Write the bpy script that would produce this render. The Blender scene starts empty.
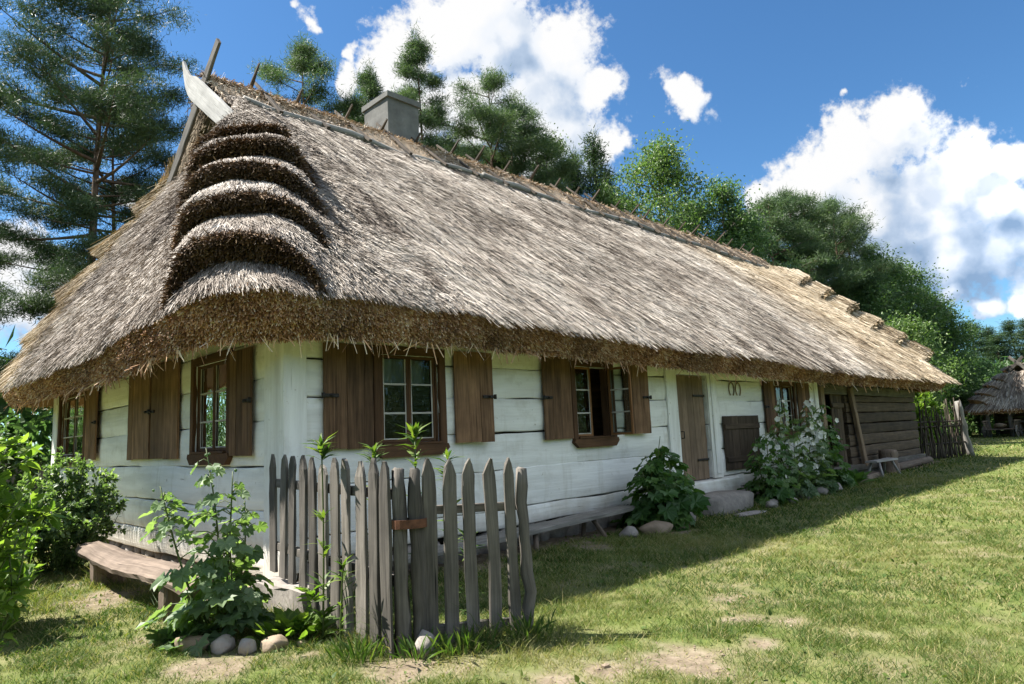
import bpy, math, random
import numpy as np
from mathutils import Matrix, Vector
rng = np.random.default_rng(11)
random.seed(5)
SC = bpy.context.scene
COL = SC.collection
PI = math.pi

# ------------------------------------------------------------------ helpers
def nrm(v):
    v = np.asarray(v, float)
    return v / np.maximum(np.linalg.norm(v, axis=-1, keepdims=True), 1e-9)

def hash3(i, j, k, s=0):
    n = (i * 374761393 + j * 668265263 + k * 2147483647 + s * 1274126177) & 0xffffffff
    n = ((n ^ (n >> 13)) * 1274126177) & 0xffffffff
    n = (n ^ (n >> 16)) & 0xffffffff
    return n.astype(float) / 4294967295.0

def vnoise(p, scale=1.0, seed=0):
    """value noise 0..1 at points p (n,3) or (n,2)"""
    p = np.asarray(p, float) * scale
    if p.shape[-1] == 2:
        p = np.concatenate([p, np.zeros(p.shape[:-1] + (1,))], -1)
    b = np.floor(p).astype(np.int64); f = p - b; f = f * f * (3 - 2 * f)
    out = 0
    for dx in (0, 1):
        for dy in (0, 1):
            for dz in (0, 1):
                w = (f[..., 0] if dx else 1 - f[..., 0]) * (f[..., 1] if dy else 1 - f[..., 1]) * (f[..., 2] if dz else 1 - f[..., 2])
                out = out + w * hash3(b[..., 0] + dx, b[..., 1] + dy, b[..., 2] + dz, seed)
    return out

def fbm(p, scale=1.0, seed=0, o=4):
    r = 0; a = 0.5; t = 0
    for i in range(o):
        r = r + a * vnoise(p, scale * 2 ** i, seed + i); t += a; a *= 0.55
    return r / t

class MB:
    """collects geometry, builds ONE mesh object"""
    def __init__(s): s.V = []; s.R = []; s.G = []; s.F = []; s.n = 0
    def add(s, v, f, r=0.5, m=0, g=None, smooth=False):
        v = np.asarray(v, float).reshape(-1, 3)
        r = np.full(len(v), r, float) if np.isscalar(r) else np.asarray(r, float)
        g = v.copy() if g is None else np.asarray(g, float)
        if isinstance(f, np.ndarray): f = [f]
        groups = {}
        for q in f:
            if isinstance(q, np.ndarray) and q.ndim == 2: groups.setdefault(q.shape[1], []).append(q)
            else: groups.setdefault(len(q), []).append(np.asarray(q)[None])
        for k, q in groups.items():
            s.F.append((np.concatenate(q) + s.n, m, smooth))
        s.V.append(v); s.R.append(r); s.G.append(g); s.n += len(v)
        return s
    def build(s, name, mats, parent=None, origin=None):
        me = bpy.data.meshes.new(name)
        V = np.concatenate(s.V); R = np.concatenate(s.R); G = np.concatenate(s.G)
        loc = (0, 0, 0)
        if parent is not None:
            V = V - np.array(ORG[parent.name])
        elif origin is not None:
            V = V - np.array(origin); loc = origin
        me.vertices.add(len(V)); me.vertices.foreach_set('co', V.ravel().astype(np.float32))
        tot = sum(a.size for a, _, _ in s.F); npoly = sum(len(a) for a, _, _ in s.F)
        me.loops.add(tot); me.polygons.add(npoly)
        me.loops.foreach_set('vertex_index', np.concatenate([a.ravel() for a, _, _ in s.F]).astype(np.int32))
        st = np.concatenate([np.full(len(a), a.shape[1]) for a, _, _ in s.F])
        st = np.concatenate([[0], np.cumsum(st)[:-1]])
        me.polygons.foreach_set('loop_start', st.astype(np.int32))
        me.polygons.foreach_set('material_index', np.concatenate([np.full(len(a), m) for a, m, _ in s.F]).astype(np.int32))
        me.polygons.foreach_set('use_smooth', np.concatenate([np.full(len(a), sm) for a, _, sm in s.F]))
        at = me.attributes.new('rnd', 'FLOAT', 'POINT'); at.data.foreach_set('value', R.astype(np.float32))
        at = me.attributes.new('g', 'FLOAT_VECTOR', 'POINT'); at.data.foreach_set('vector', G.ravel().astype(np.float32))
        for m in (mats if isinstance(mats, (list, tuple)) else [mats]): me.materials.append(m)
        me.update(calc_edges=True)
        o = bpy.data.objects.new(name, me); COL.objects.link(o)
        if parent is not None:
            o.parent = parent; ORG[o.name] = ORG[parent.name]
        else:
            o.location = loc; ORG[o.name] = tuple(loc)
        return o

ORG = {}
def tag(o, label=None, cat=None, group=None, kind=None):
    if label: o['label'] = label
    if cat: o['category'] = cat
    if group: o['group'] = group
    if kind: o['kind'] = kind
    return o
def thing(name, label, cat, loc=(0, 0, 0), group=None):
    o = bpy.data.objects.new(name, None); COL.objects.link(o)
    o.empty_display_size = 0.2
    o.location = loc; ORG[o.name] = tuple(loc)
    return tag(o, label, cat, group)
def copy_tree(o, parent=None):
    c = o.copy(); COL.objects.link(c)
    if parent: c.parent = parent
    for ch in o.children: copy_tree(ch, c)
    return c

CH = np.array([(-1, -.8), (-.8, -1), (.8, -1), (1, -.8), (1, .8), (.8, 1), (-.8, 1), (-1, .8)]) * .5
def circ(n): a = np.arange(n) / n * 2 * PI; return np.stack([np.cos(a), np.sin(a)], 1)

def sweep(mb, pts, a, b, A=(0, 0, 1), prof=None, r=None, m=0, jit=0.0, smooth=False, caps=True):
    """sweep a profile along pts; a = size along axis A (made normal to the path), b = size along the other axis"""
    pts = np.asarray(pts, float); n = len(pts)
    prof = CH if prof is None else prof; k = len(prof)
    a = np.broadcast_to(np.asarray(a, float), (n,)); b = np.broadcast_to(np.asarray(b, float), (n,))
    t = np.gradient(pts, axis=0); t = nrm(t)
    A = np.broadcast_to(np.asarray(A, float), (n, 3))
    w = nrm(A - t * np.sum(A * t, 1, keepdims=True)); u = np.cross(t, w)
    V = pts[:, None] + w[:, None] * (prof[None, :, 0, None] * a[:, None, None]) + u[:, None] * (prof[None, :, 1, None] * b[:, None, None])
    if jit: V = V + rng.normal(0, jit, V.shape)
    L = np.concatenate([[0], np.cumsum(np.linalg.norm(np.diff(pts, axis=0), axis=1))])
    off = rng.uniform(0, 50, 3)
    per = np.linspace(0, 1, k, endpoint=False)
    G = np.stack([np.broadcast_to(L[:, None], (n, k)), np.broadcast_to(prof[None, :, 0], (n, k)) * a[:, None], np.broadcast_to(prof[None, :, 1], (n, k)) * b[:, None]], -1) + off
    i = np.arange(n - 1)[:, None] * k; j = np.arange(k)[None]; j2 = (j + 1) % k
    q = np.stack([i + j, i + j2, i + k + j2, i + k + j], -1).reshape(-1, 4)
    f = [q]
    if caps: f += [np.arange(k)[::-1], np.arange(k) + (n - 1) * k]
    mb.add(V.reshape(-1, 3), f, rng.uniform() if r is None else r, m, G.reshape(-1, 3), smooth)
    return mb

def line(p0, p1, n=2):
    t = np.linspace(0, 1, n)[:, None]
    return np.asarray(p0, float) * (1 - t) + np.asarray(p1, float) * t
def board(mb, p0, p1, w, th, A, n=6, jit=.002, **k):
    """plank from p0 to p1, width w along A, thickness th"""
    return sweep(mb, line(p0, p1, n), w, th, A, jit=jit, **k)
def box(mb, lo, hi, jit=0.0, n=2, **k):
    """box, grain along its longest side"""
    lo = np.array(lo, float); hi = np.array(hi, float); d = hi - lo; c = (lo + hi) / 2
    ax = int(np.argmax(d)); o = [i for i in range(3) if i != ax]
    p0 = c.copy(); p1 = c.copy(); p0[ax] = lo[ax]; p1[ax] = hi[ax]
    A = np.zeros(3); A[o[0]] = 1
    pr = np.array([(-1, -1), (1, -1), (1, 1), (-1, 1)]) * .5
    ch = min(d[o[0]], d[o[1]]); e = .006
    if ch > .03:
        x = .5 - e / d[o[0]]; y = .5 - e / d[o[1]]
        pr = np.array([(-.5, -y), (-x, -.5), (x, -.5), (.5, -y), (.5, y), (x, .5), (-x, .5), (-.5, y)])
    return sweep(mb, line(p0, p1, n), d[o[0]], d[o[1]], A, prof=pr, jit=jit, **k)
def tube(mb, pts, rad, n=7, m=0, r=None, jit=0.0, caps=True):
    pts = np.asarray(pts, float); d = nrm(pts[-1] - pts[0])
    A = (1, 0, 0) if abs(d[0]) < .8 else (0, 1, 0)
    rad = np.asarray(rad, float)
    return sweep(mb, pts, rad, rad, A, prof=circ(n), m=m, r=r, jit=jit, smooth=True, caps=caps)

def ico(sub=2):
    import bmesh
    bm = bmesh.new(); bmesh.ops.create_icosphere(bm, subdivisions=sub, radius=1)
    v = np.array([x.co[:] for x in bm.verts]); f = np.array([[q.index for q in p.verts] for p in bm.faces]); bm.free()
    return v, f
ICO3 = ico(3); ICO2 = ico(2)
def rock(mb, c, size, seed=0, rough=.22, rot=0.0):
    v, f = ICO3
    n = fbm(v + seed * 7.3, 1.3, seed, 4) - .5
    p = v * (1 + n[:, None] * rough * 2.4)
    # a few flattened facets
    rr = np.random.default_rng(seed)
    for _ in range(12):
        d = nrm(rr.normal(size=3)); h = rr.uniform(.58, .88); s = p @ d
        p = p - d[None] * (np.maximum(s - h, 0) * .8)[:, None]
    p = p * np.asarray(size)
    cs, sn = math.cos(rot), math.sin(rot)
    p = np.stack([p[:, 0] * cs - p[:, 1] * sn, p[:, 0] * sn + p[:, 1] * cs, p[:, 2]], 1)
    mb.add(p + np.asarray(c), f, rr.uniform(), g=p + seed * 3.1, smooth=True)
    return mb

# leaf outlines: (along, side, up), fan faces
def shape_ovate(w=.32):
    v = np.array([(0, 0, 0), (.3, w, .05), (.65, w * .8, .04), (1, 0, -.05), (.65, -w * .8, .04), (.3, -w, .05), (.5, 0, -.02)])
    f = np.array([(0, 6, 1), (1, 6, 2), (2, 6, 3), (3, 6, 4), (4, 6, 5), (5, 6, 0)])
    return v, f
def shape_lobed():
    a = np.radians([180, 150, 122, 100, 78, 58, 38, 20, 0]); rr = np.array([.12, .42, .50, .40, .56, .44, .62, .50, .66])
    up = np.array([0, .05, .0, .07, .0, .08, 0, .07, -.06])
    x = rr * np.cos(a) + .40; y = rr * np.sin(a)
    pts = [(.40, 0, -.05)] + [(x[i], y[i], up[i]) for i in range(9)] + [(x[i], -y[i], up[i]) for i in range(7, 0, -1)]
    v = np.array(pts); k = len(v) - 1
    f = np.array([(0, 1 + (i + 1) % k, 1 + i) for i in range(k)])
    return v, f
def shape_blade(w=.09):
    v = np.array([(0, w * .5, 0), (0, -w * .5, 0), (.45, w, .03), (.45, -w, .03), (1, 0, -.12)])
    return v, [np.array([(0, 1, 3, 2)]), np.array([(2, 3, 4)])]
def shape_quad(w=.5):
    v = np.array([(0, 0, 0), (.5, w * .5, .06), (1, 0, 0), (.5, -w * .5, .06)])
    return v, np.array([(0, 1, 2, 3)])
def shape_tri(w=.12):
    return np.array([(0, w * .5, 0), (0, -w * .5, 0), (1, 0, 0)]), np.array([(0, 1, 2)])
OV = shape_ovate(); LOB = shape_lobed(); BLA = shape_blade(); QD = shape_quad(); TRI = shape_tri()

def leaves(mb, P, D, N, S, shape, r=None, m=0, jit=.0):
    """many leaves at P pointing along D, face normal near N, size S"""
    P = np.asarray(P, float).reshape(-1, 3); n = len(P)
    if n == 0: return mb
    D = nrm(np.broadcast_to(D, (n, 3))); N = np.broadcast_to(N, (n, 3))
    Sd = nrm(np.cross(N, D)); U = np.cross(D, Sd)
    S = np.broadcast_to(np.asarray(S, float), (n,))
    v, f = shape; k = len(v)
    vv = np.broadcast_to(v, (n, k, 3))
    if jit: vv = vv + rng.normal(0, jit, (n, k, 3)) * np.array([.6, .6, 1])
    V = P[:, None] + S[:, None, None] * (D[:, None] * vv[..., 0:1] + Sd[:, None] * vv[..., 1:2] + U[:, None] * vv[..., 2:3])
    fs = f if isinstance(f, list) else [f]
    F = [(q[None] + (np.arange(n) * k)[:, None, None]).reshape(-1, q.shape[1]) for q in fs]
    r = rng.uniform(0, 1, n) if r is None else np.broadcast_to(r, (n,))
    mb.add(V.reshape(-1, 3), F, np.repeat(r, k), m)
    return mb
def rdir(n, up=0.0, out=None, ow=0.0):
    d = rng.normal(size=(n, 3)); d = nrm(d); d[:, 2] += up
    if out is not None: d = d + np.asarray(out) * ow
    return nrm(d)

# ------------------------------------------------------------------ materials
class NT:
    def __init__(s, tree): s.t = tree; s.t.nodes.clear()
    def n(s, typ, ins=None, **props):
        nd = s.t.nodes.new(typ)
        for k, v in props.items(): setattr(nd, k, v)
        for k, v in (ins or {}).items():
            if isinstance(v, bpy.types.NodeSocket): s.t.links.new(v, nd.inputs[k])
            else: nd.inputs[k].default_value = v
        return nd
    def attr(s, name): return s.n('ShaderNodeAttribute', attribute_name=name)
    def noise(s, vec, scale, detail=4, rough=.55, dist=0.0):
        return s.n('ShaderNodeTexNoise', {'Vector': vec, 'Scale': scale, 'Detail': detail, 'Roughness': rough, 'Distortion': dist})
    def ramp(s, fac, stops, interp='LINEAR'):
        nd = s.n('ShaderNodeValToRGB', {'Fac': fac}); cr = nd.color_ramp; cr.interpolation = interp
        while len(cr.elements) < len(stops): cr.elements.new(.5)
        for e, (p, c) in zip(cr.elements, stops):
            e.position = p; e.color = (c, c, c, 1) if np.isscalar(c) else (*c, 1)
        return nd.outputs['Color']
    def mix(s, fac, a, b, blend='MIX'):
        nd = s.n('ShaderNodeMix', data_type='RGBA', blend_type=blend)
        for i, v in ((0, fac), (6, a), (7, b)):
            if isinstance(v, bpy.types.NodeSocket): s.t.links.new(v, nd.inputs[i])
            else: nd.inputs[i].default_value = v if i == 0 else (*v, 1)
        return nd.outputs[2]
    def math(s, op, a, b=0.0, c=0.0, clamp=False):
        nd = s.n('ShaderNodeMath', operation=op, use_clamp=clamp)
        for i, v in enumerate((a, b, c)):
            if isinstance(v, bpy.types.NodeSocket): s.t.links.new(v, nd.inputs[i])
            else: nd.inputs[i].default_value = v
        return nd.outputs[0]
    def vmul(s, vec, xyz):
        return s.n('ShaderNodeVectorMath', {0: vec, 1: xyz}, operation='MULTIPLY').outputs[0]
    def bump(s, h, strength=.4, dist=.01):
        return s.n('ShaderNodeBump', {'Height': h, 'Strength': strength, 'Distance': dist}).outputs[0]
    def out(s, sh): s.n('ShaderNodeOutputMaterial', {'Surface': sh})
    def bsdf(s, col, rough=.8, normal=None, spec=.3, **kw):
        ins = {'Base Color': col if isinstance(col, bpy.types.NodeSocket) else (*col, 1), 'Roughness': rough, 'Specular IOR Level': spec}
        if normal is not None: ins['Normal'] = normal
        ins.update(kw)
        return s.n('ShaderNodeBsdfPrincipled', ins).outputs[0]
def material(name):
    m = bpy.data.materials.new(name); m.use_nodes = True
    return m, NT(m.node_tree)

def wood(name, dark, light, vary=.5, crack=.6, scale=1.0, rough=.85):
    m, t = material(name)
    g = t.attr('g').outputs['Vector']; r = t.attr('rnd').outputs['Fac']
    fine = t.noise(t.vmul(g, (2.2 * scale, 70 * scale, 70 * scale)), 1, 5, .6).outputs['Fac']
    mid = t.noise(t.vmul(g, (1.1, 14, 14)), 1, 3, .5, .4).outputs['Fac']
    blot = t.noise(g, 3.5, 4).outputs['Fac']
    f = t.math('ADD', t.math('MULTIPLY', fine, .55), t.math('MULTIPLY', mid, .45))
    c = t.ramp(f, [(.30, dark), (.68, light)])
    c = t.mix(t.ramp(blot, [(.35, 0), (.75, .45)]), c, tuple(np.array(dark) * .75))
    val = t.math('ADD', t.math('MULTIPLY', r, vary), 1 - vary / 2)
    c = t.mix(1.0, c, t.n('ShaderNodeCombineColor', {0: val, 1: val, 2: val}).outputs[0], 'MULTIPLY')
    ck = t.ramp(t.noise(t.vmul(g, (1.3, 45, 45)), 1, 2, .5).outputs['Fac'], [(.27, 1), (.33, 0)])
    c = t.mix(t.math('MULTIPLY', ck, crack), c, tuple(np.array(dark) * .3))
    h = t.math('SUBTRACT', f, t.math('MULTIPLY', ck, .5))
    t.out(t.bsdf(c, rough, t.bump(h, .55, .006), .25))
    return m

def foliage(name, cols, trans=.35, rough=.5, spec=.35, tr_col=None):
    if ('needle' in name or name.split('_')[0] in ('alder', 'aspen', 'birch')) and tr_col is None: tr_col = (1.15, 1.3, .7)
    m, t = material(name)
    r = t.attr('rnd').outputs['Fac']
    n = len(cols); c = t.ramp(r, [(i / max(n - 1, 1), q) for i, q in enumerate(cols)])
    bs = t.bsdf(c, rough, None, spec)
    tc = t.mix(1.0, c, tr_col or (1.5, 1.7, .6), 'MULTIPLY')
    tb = t.n('ShaderNodeBsdfTranslucent', {'Color': tc}).outputs[0]
    t.out(t.n('ShaderNodeMixShader', {0: trans, 1: bs, 2: tb}).outputs[0])
    return m

def thatch_mat(name, cols, gold, gx0=0.0, gx1=1.0, goldmax=0.0):
    m, t = material(name)
    g = t.attr('g').outputs['Vector']; r = t.attr('rnd').outputs['Fac']
    c = t.ramp(r, cols)
    big = t.noise(g, .9, 5).outputs['Fac']
    c = t.mix(t.ramp(big, [(.42, 0), (.7, .45)]), c, (.23, .19, .155))
    if goldmax:
        x = t.n('ShaderNodeSeparateXYZ', {0: g}).outputs[0]
        x = t.math('ADD', x, t.math('MULTIPLY', t.noise(g, .7, 4).outputs['Fac'], 2.0))
        k = t.n('ShaderNodeMapRange', {0: x, 1: gx0 + 1, 2: gx1 + 1, 3: 0.0, 4: goldmax}).outputs[0]
        c = t.mix(k, c, t.ramp(r, gold))
    t.out(t.bsdf(c, .75, None, .25))
    return m

M = {}
M['straw'] = thatch_mat('thatch_straw', [(0, (.05, .038, .029)), (.25, (.235, .20, .165)), (.6, (.43, .385, .335)), (1, (.61, .56, .50))],
                        [(0, (.20, .14, .08)), (.35, (.48, .37, .23)), (.75, (.66, .54, .37)), (1, (.80, .70, .52))], 17.0, 22.0, .62)
M['straw_hip'] = thatch_mat('thatch_weathered', [(0, (.06, .044, .034)), (.35, (.22, .182, .15)), (.75, (.38, .335, .29)), (1, (.60, .55, .49))], [(0, (.2, .135, .07)), (1, (.6, .45, .28))])
M['gold'] = thatch_mat('thatch_golden', [(0, (.13, .09, .05)), (.4, (.34, .26, .16)), (1, (.60, .50, .35))], [(0, .3), (1, .5)])
M['butt'] = thatch_mat('thatch_butt', [(0, (.04, .02, .01)), (.3, (.31, .155, .075)), (.7, (.68, .41, .225)), (1, (.86, .72, .54))], [(0, .3), (1, .5)])
M['butt_dark'] = thatch_mat('thatch_butt_dark', [(0, (.03, .018, .01)), (.5, (.14, .08, .04)), (.85, (.28, .175, .09)), (1, (.42, .31, .19))], [(0, .3), (1, .5)])
M['ridge'] = thatch_mat('thatch_ridge', [(0, (.17, .11, .065)), (.4, (.40, .29, .19)), (.8, (.56, .45, .33)), (1, (.74, .66, .54))], [(0, .3), (1, .5)])
M['wood_dark'] = wood('brown_shutter_wood', (.055, .03, .016), (.30, .175, .098), .95, .7)
M['wood_frame'] = wood('brown_frame_wood', (.05, .027, .014), (.155, .08, .04), .25, .4)
M['wood_orange'] = wood('fresh_brown_wood', (.16, .075, .03), (.33, .17, .075), .2, .3)
M['wood_grey'] = wood('grey_weathered_wood', (.036, .033, .029), (.185, .168, .146), .95, .95)
M['wood_silver'] = wood('silver_grey_wood', (.12, .115, .105), (.37, .35, .32), .4, .8)
M['wood_door'] = wood('grey_brown_door_wood', (.11, .075, .048), (.31, .225, .155), .45, .7)
M['wood_barn'] = wood('dark_log_wood', (.03, .021, .015), (.135, .098, .066), .6, .6)
M['wood_pale'] = wood('pale_grey_board', (.22, .215, .21), (.47, .46, .445), .1, .5)
M['wood_bench'] = wood('brown_grey_bench_wood', (.075, .055, .042), (.27, .21, .165), .3, .8)
M['muntin'] = wood('worn_white_muntin', (.36, .33, .29), (.62, .6, .56), .2, .3)
M['stick'] = wood('dark_stick_bark', (.028, .022, .017), (.115, .092, .07), .6, .5)

def mk_white():
    m, t = material('whitewash')
    g = t.attr('g').outputs['Vector']; r = t.attr('rnd').outputs['Fac']
    n1 = t.noise(t.vmul(g, (.7, 6, 6)), 1, 6, .6).outputs['Fac']
    c = t.ramp(n1, [(.28, (.64, .635, .60)), (.6, (.85, .85, .82))])
    st = t.noise(t.vmul(g, (3.0, 3, 3)), 1, 6, .65).outputs['Fac']
    c = t.mix(t.ramp(st, [(.54, 0), (.78, .6)]), c, (.50, .475, .40))
    ck = t.ramp(t.noise(t.vmul(g, (.9, 26, 26)), 1, 4, .6).outputs['Fac'], [(.265, 1), (.30, 0)])
    c = t.mix(t.math('MULTIPLY', ck, .75), c, (.12, .10, .08))
    sp = t.ramp(t.noise(t.vmul(g, (22, 30, 30)), 1, 2, .5).outputs['Fac'], [(.77, 0), (.80, .8)])
    c = t.mix(sp, c, (.25, .21, .17))
    oc = t.n('ShaderNodeTexCoord').outputs['Object']; oz = t.n('ShaderNodeSeparateXYZ', {0: oc}).outputs[2]
    hz = t.n('ShaderNodeMapRange', {0: t.math('ADD', oz, t.math('MULTIPLY', t.noise(oc, 3.0, 5, .6).outputs['Fac'], -.9)), 1: .15, 2: -.25, 3: 0.0, 4: .6}).outputs[0]
    c = t.mix(hz, c, (.40, .345, .265))
    dr = t.ramp(t.noise(t.vmul(oc, (7, 7, .55)), 1, 4, .6).outputs['Fac'], [(.56, 0), (.74, .42)])
    c = t.mix(dr, c, (.50, .475, .40))
    fl = t.ramp(t.noise(oc, 9, 6, .72).outputs['Fac'], [(.655, 0), (.68, .75)])
    c = t.mix(fl, c, (.40, .36, .30))
    b = t.math('ADD', t.noise(t.vmul(g, (1.2, 30, 30)), 1, 5).outputs['Fac'], t.math('MULTIPLY', ck, -.6))
    t.out(t.bsdf(c, .85, t.bump(b, .6, .012), .2)); return m
M['white'] = mk_white()
def mk_simple(name, c0, c1, scale=4, rough=.9, bump=.4, bd=.01, detail=6, c2=None):
    m, t = material(name); g = t.attr('g').outputs['Vector']
    n = t.noise(g, scale, detail, .6).outputs['Fac']
    c = t.ramp(n, [(.3, c0), (.7, c1)])
    if c2 is not None:
        c = t.mix(t.ramp(t.noise(g, scale * 3.1, 5, .7).outputs['Fac'], [(.5, 0), (.66, .7)]), c, c2)
    t.out(t.bsdf(c, rough, t.bump(t.noise(g, scale * 5, 6, .65).outputs['Fac'], bump, bd), .25)); return m
M['concrete'] = mk_simple('grey_cement', (.09, .09, .085), (.17, .17, .16), 3, .9, .4, .01, 6, (.12, .12, .115))
M['stone'] = mk_simple('fieldstone_grey', (.17, .155, .14), (.32, .29, .26), 5, .85, .5, .012, 6, (.17, .15, .14))
M['stone_warm'] = mk_simple('fieldstone_tan', (.19, .145, .10), (.32, .25, .185), 4, .85, .5, .012, 6, (.22, .17, .12))
M['stone_pink'] = mk_simple('fieldstone_pale', (.22, .195, .18), (.37, .335, .31), 6, .85, .5, .012, 6, (.28, .22, .20))
M['rust'] = mk_simple('rusty_iron', (.07, .032, .02), (.17, .075, .042), 20, .8, .3, .004)
M['iron'] = mk_simple('black_iron', (.015, .013, .012), (.04, .035, .03), 30, .6, .3, .003)
M['dark'] = mk_simple('dark_interior_board', (.025, .02, .016), (.05, .04, .03), 4)
M['bark'] = mk_simple('pine_bark', (.065, .048, .038), (.17, .115, .08), 6, .95, .8, .03, 6)
M['bark_grey'] = mk_simple('grey_bark', (.11, .10, .085), (.24, .22, .19), 6, .95, .8, .03, 6)
M['curtain'] = mk_simple('white_curtain', (.55, .56, .55), (.75, .76, .75), 3)
def mk_glass():
    m, t = material('window_glass')
    fr = t.n('ShaderNodeFresnel', {'IOR': 1.5}).outputs[0]
    tr = t.n('ShaderNodeBsdfTransparent', {'Color': (.45, .50, .48, 1)}).outputs[0]
    tc = t.n('ShaderNodeTexCoord').outputs['Object']
    gl = t.n('ShaderNodeBsdfGlossy', {'Color': (.95, .97, .95, 1), 'Roughness': .015, 'Normal': t.bump(t.noise(tc, 5, 2).outputs['Fac'], .25, .02)}).outputs[0]
    t.out(t.n('ShaderNodeMixShader', {0: t.math('MULTIPLY', fr, 1.15, clamp=True), 1: tr, 2: gl}).outputs[0]); return m
M['glass'] = mk_glass()
M['stem'] = foliage('green_stem', [(.06, .09, .025), (.12, .15, .05)], .1)
M['lf_mallow'] = foliage('mallow_leaf', [(.075, .13, .058), (.135, .20, .10), (.21, .28, .16)], .45, .5, .4)
M['lf_mallow_dark'] = foliage('mallow_leaf_dark', [(.035, .088, .02), (.065, .14, .035), (.11, .19, .05)], .32)
M['lf_bright'] = foliage('bright_leaf', [(.07, .13, .022), (.13, .205, .04), (.21, .275, .07)], .48)
M['lf_bush'] = foliage('snowberry_leaf', [(.06, .11, .05), (.12, .18, .085), (.22, .29, .16)], .45, .42, .5)
M['lf_lily'] = foliage('lily_leaf', [(.04, .085, .018), (.08, .14, .03), (.15, .20, .045)], .35)
M['flower'] = foliage('white_petal', [(.72, .74, .70), (.85, .86, .82)], .3, .6, .2, (1, 1, 1))
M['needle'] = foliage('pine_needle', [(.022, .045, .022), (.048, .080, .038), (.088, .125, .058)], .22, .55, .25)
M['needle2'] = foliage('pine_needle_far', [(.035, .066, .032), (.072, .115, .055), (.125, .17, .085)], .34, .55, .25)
M['spruce'] = foliage('spruce_needle', [(.022, .05, .022), (.045, .08, .034), (.075, .115, .048)], .25, .55, .25)
M['lf_aspen'] = foliage('aspen_leaf', [(.055, .11, .03), (.10, .165, .045), (.155, .225, .07)], .4, .45, .4)
M['lf_alder'] = foliage('alder_leaf', [(.045, .095, .036), (.085, .15, .055), (.14, .21, .085)], .46, .45, .4)
M['lf_birch'] = foliage('birch_leaf', [(.06, .10, .035), (.10, .15, .055), (.15, .20, .08)], .4, .45, .4)
M['grass'] = foliage('lawn_grass', [(.04, .083, .015), (.088, .135, .029), (.165, .19, .056), (.35, .30, .155)], .35, .6, .25, (1.3, 1.4, .6))
# ------------------------------------------------------------------ camera, sun, sky
cam = bpy.data.cameras.new('camera'); cam.lens = 24; cam.sensor_width = 36; cam.sensor_fit = 'HORIZONTAL'
cam.clip_start = .05; cam.clip_end = 3000
co = bpy.data.objects.new('camera', cam); COL.objects.link(co)
CAMZ = 1.48
m4 = Matrix([[0.70836, -0.06486, -0.70287], [-0.70445, -0.12783, -0.69815], [-0.04456, 0.98967, -0.13624]]).to_4x4()
m4.translation = Vector((0, 0, CAMZ)); co.matrix_world = m4; SC.camera = co

TOSUN = nrm(np.array([-.445, .57, 1.0])); EL = math.asin(TOSUN[2]); AZ = math.atan2(TOSUN[0], TOSUN[1])
sl = bpy.data.lights.new('sun', 'SUN'); sl.energy = 5.0; sl.angle = math.radians(.53); sl.color = (1.0, .945, .86)
so = bpy.data.objects.new('sun', sl); COL.objects.link(so)
so.rotation_euler = Vector(-TOSUN).to_track_quat('-Z', 'Y').to_euler(); so.location = (-10, 20, 30)

W = bpy.data.worlds.new('World'); SC.world = W; W.use_nodes = True
# cloud density as a node group of the view direction: lumpy cumulus at a few places of the sky
CL = [(0.512,0.695,0.505,0.061),(0.552,0.638,0.537,0.070),(0.605,0.598,0.526,0.077),(0.665,0.555,0.500,0.071),(0.711,0.534,0.457,0.042),(0.670,0.590,0.451,0.074),(0.602,0.660,0.449,0.061),(0.550,0.704,0.449,0.053),(0.463,0.741,0.485,0.023),(0.455,0.728,0.512,0.015),(0.746,0.531,0.402,0.034),(0.705,0.588,0.395,0.083),(0.569,0.596,0.566,0.074),(0.501,0.754,0.424,0.053),(0.787,0.434,0.438,0.031),(0.772,0.450,0.448,0.021),(0.811,0.409,0.419,0.013),(0.761,0.454,0.463,0.013),(0.911,0.217,0.351,0.047),(0.904,0.262,0.339,0.056),(0.897,0.312,0.313,0.059),(0.891,0.351,0.288,0.057),(0.940,0.166,0.297,0.049),(0.950,0.119,0.290,0.031),(0.946,0.192,0.262,0.078),(0.933,0.257,0.251,0.089),(0.960,0.136,0.243,0.047),(0.926,0.306,0.222,0.074),(0.965,0.183,0.188,0.056),(0.873,0.383,0.301,0.031),(0.953,0.248,0.174,0.059),(0.972,0.134,0.190,0.042),(0.984,0.131,0.119,0.027),(0.970,0.189,0.152,0.025),(0.978,0.168,0.125,0.020),(0.967,0.210,0.143,0.023),(0.973,0.104,0.207,0.051),(0.986,0.096,0.137,0.050),(0.143,0.959,0.243,0.042),(0.114,0.972,0.205,0.061),(0.179,0.958,0.223,0.033),(0.153,0.973,0.174,0.043),(0.241,0.918,0.314,0.021),(0.398,0.742,0.540,0.011),(0.387,0.741,0.548,0.009),(0.408,0.741,0.534,0.008),(0.915,0.141,0.379,0.010),(0.914,0.132,0.382,0.006),(0.875,0.275,0.398,0.005)]
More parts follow.
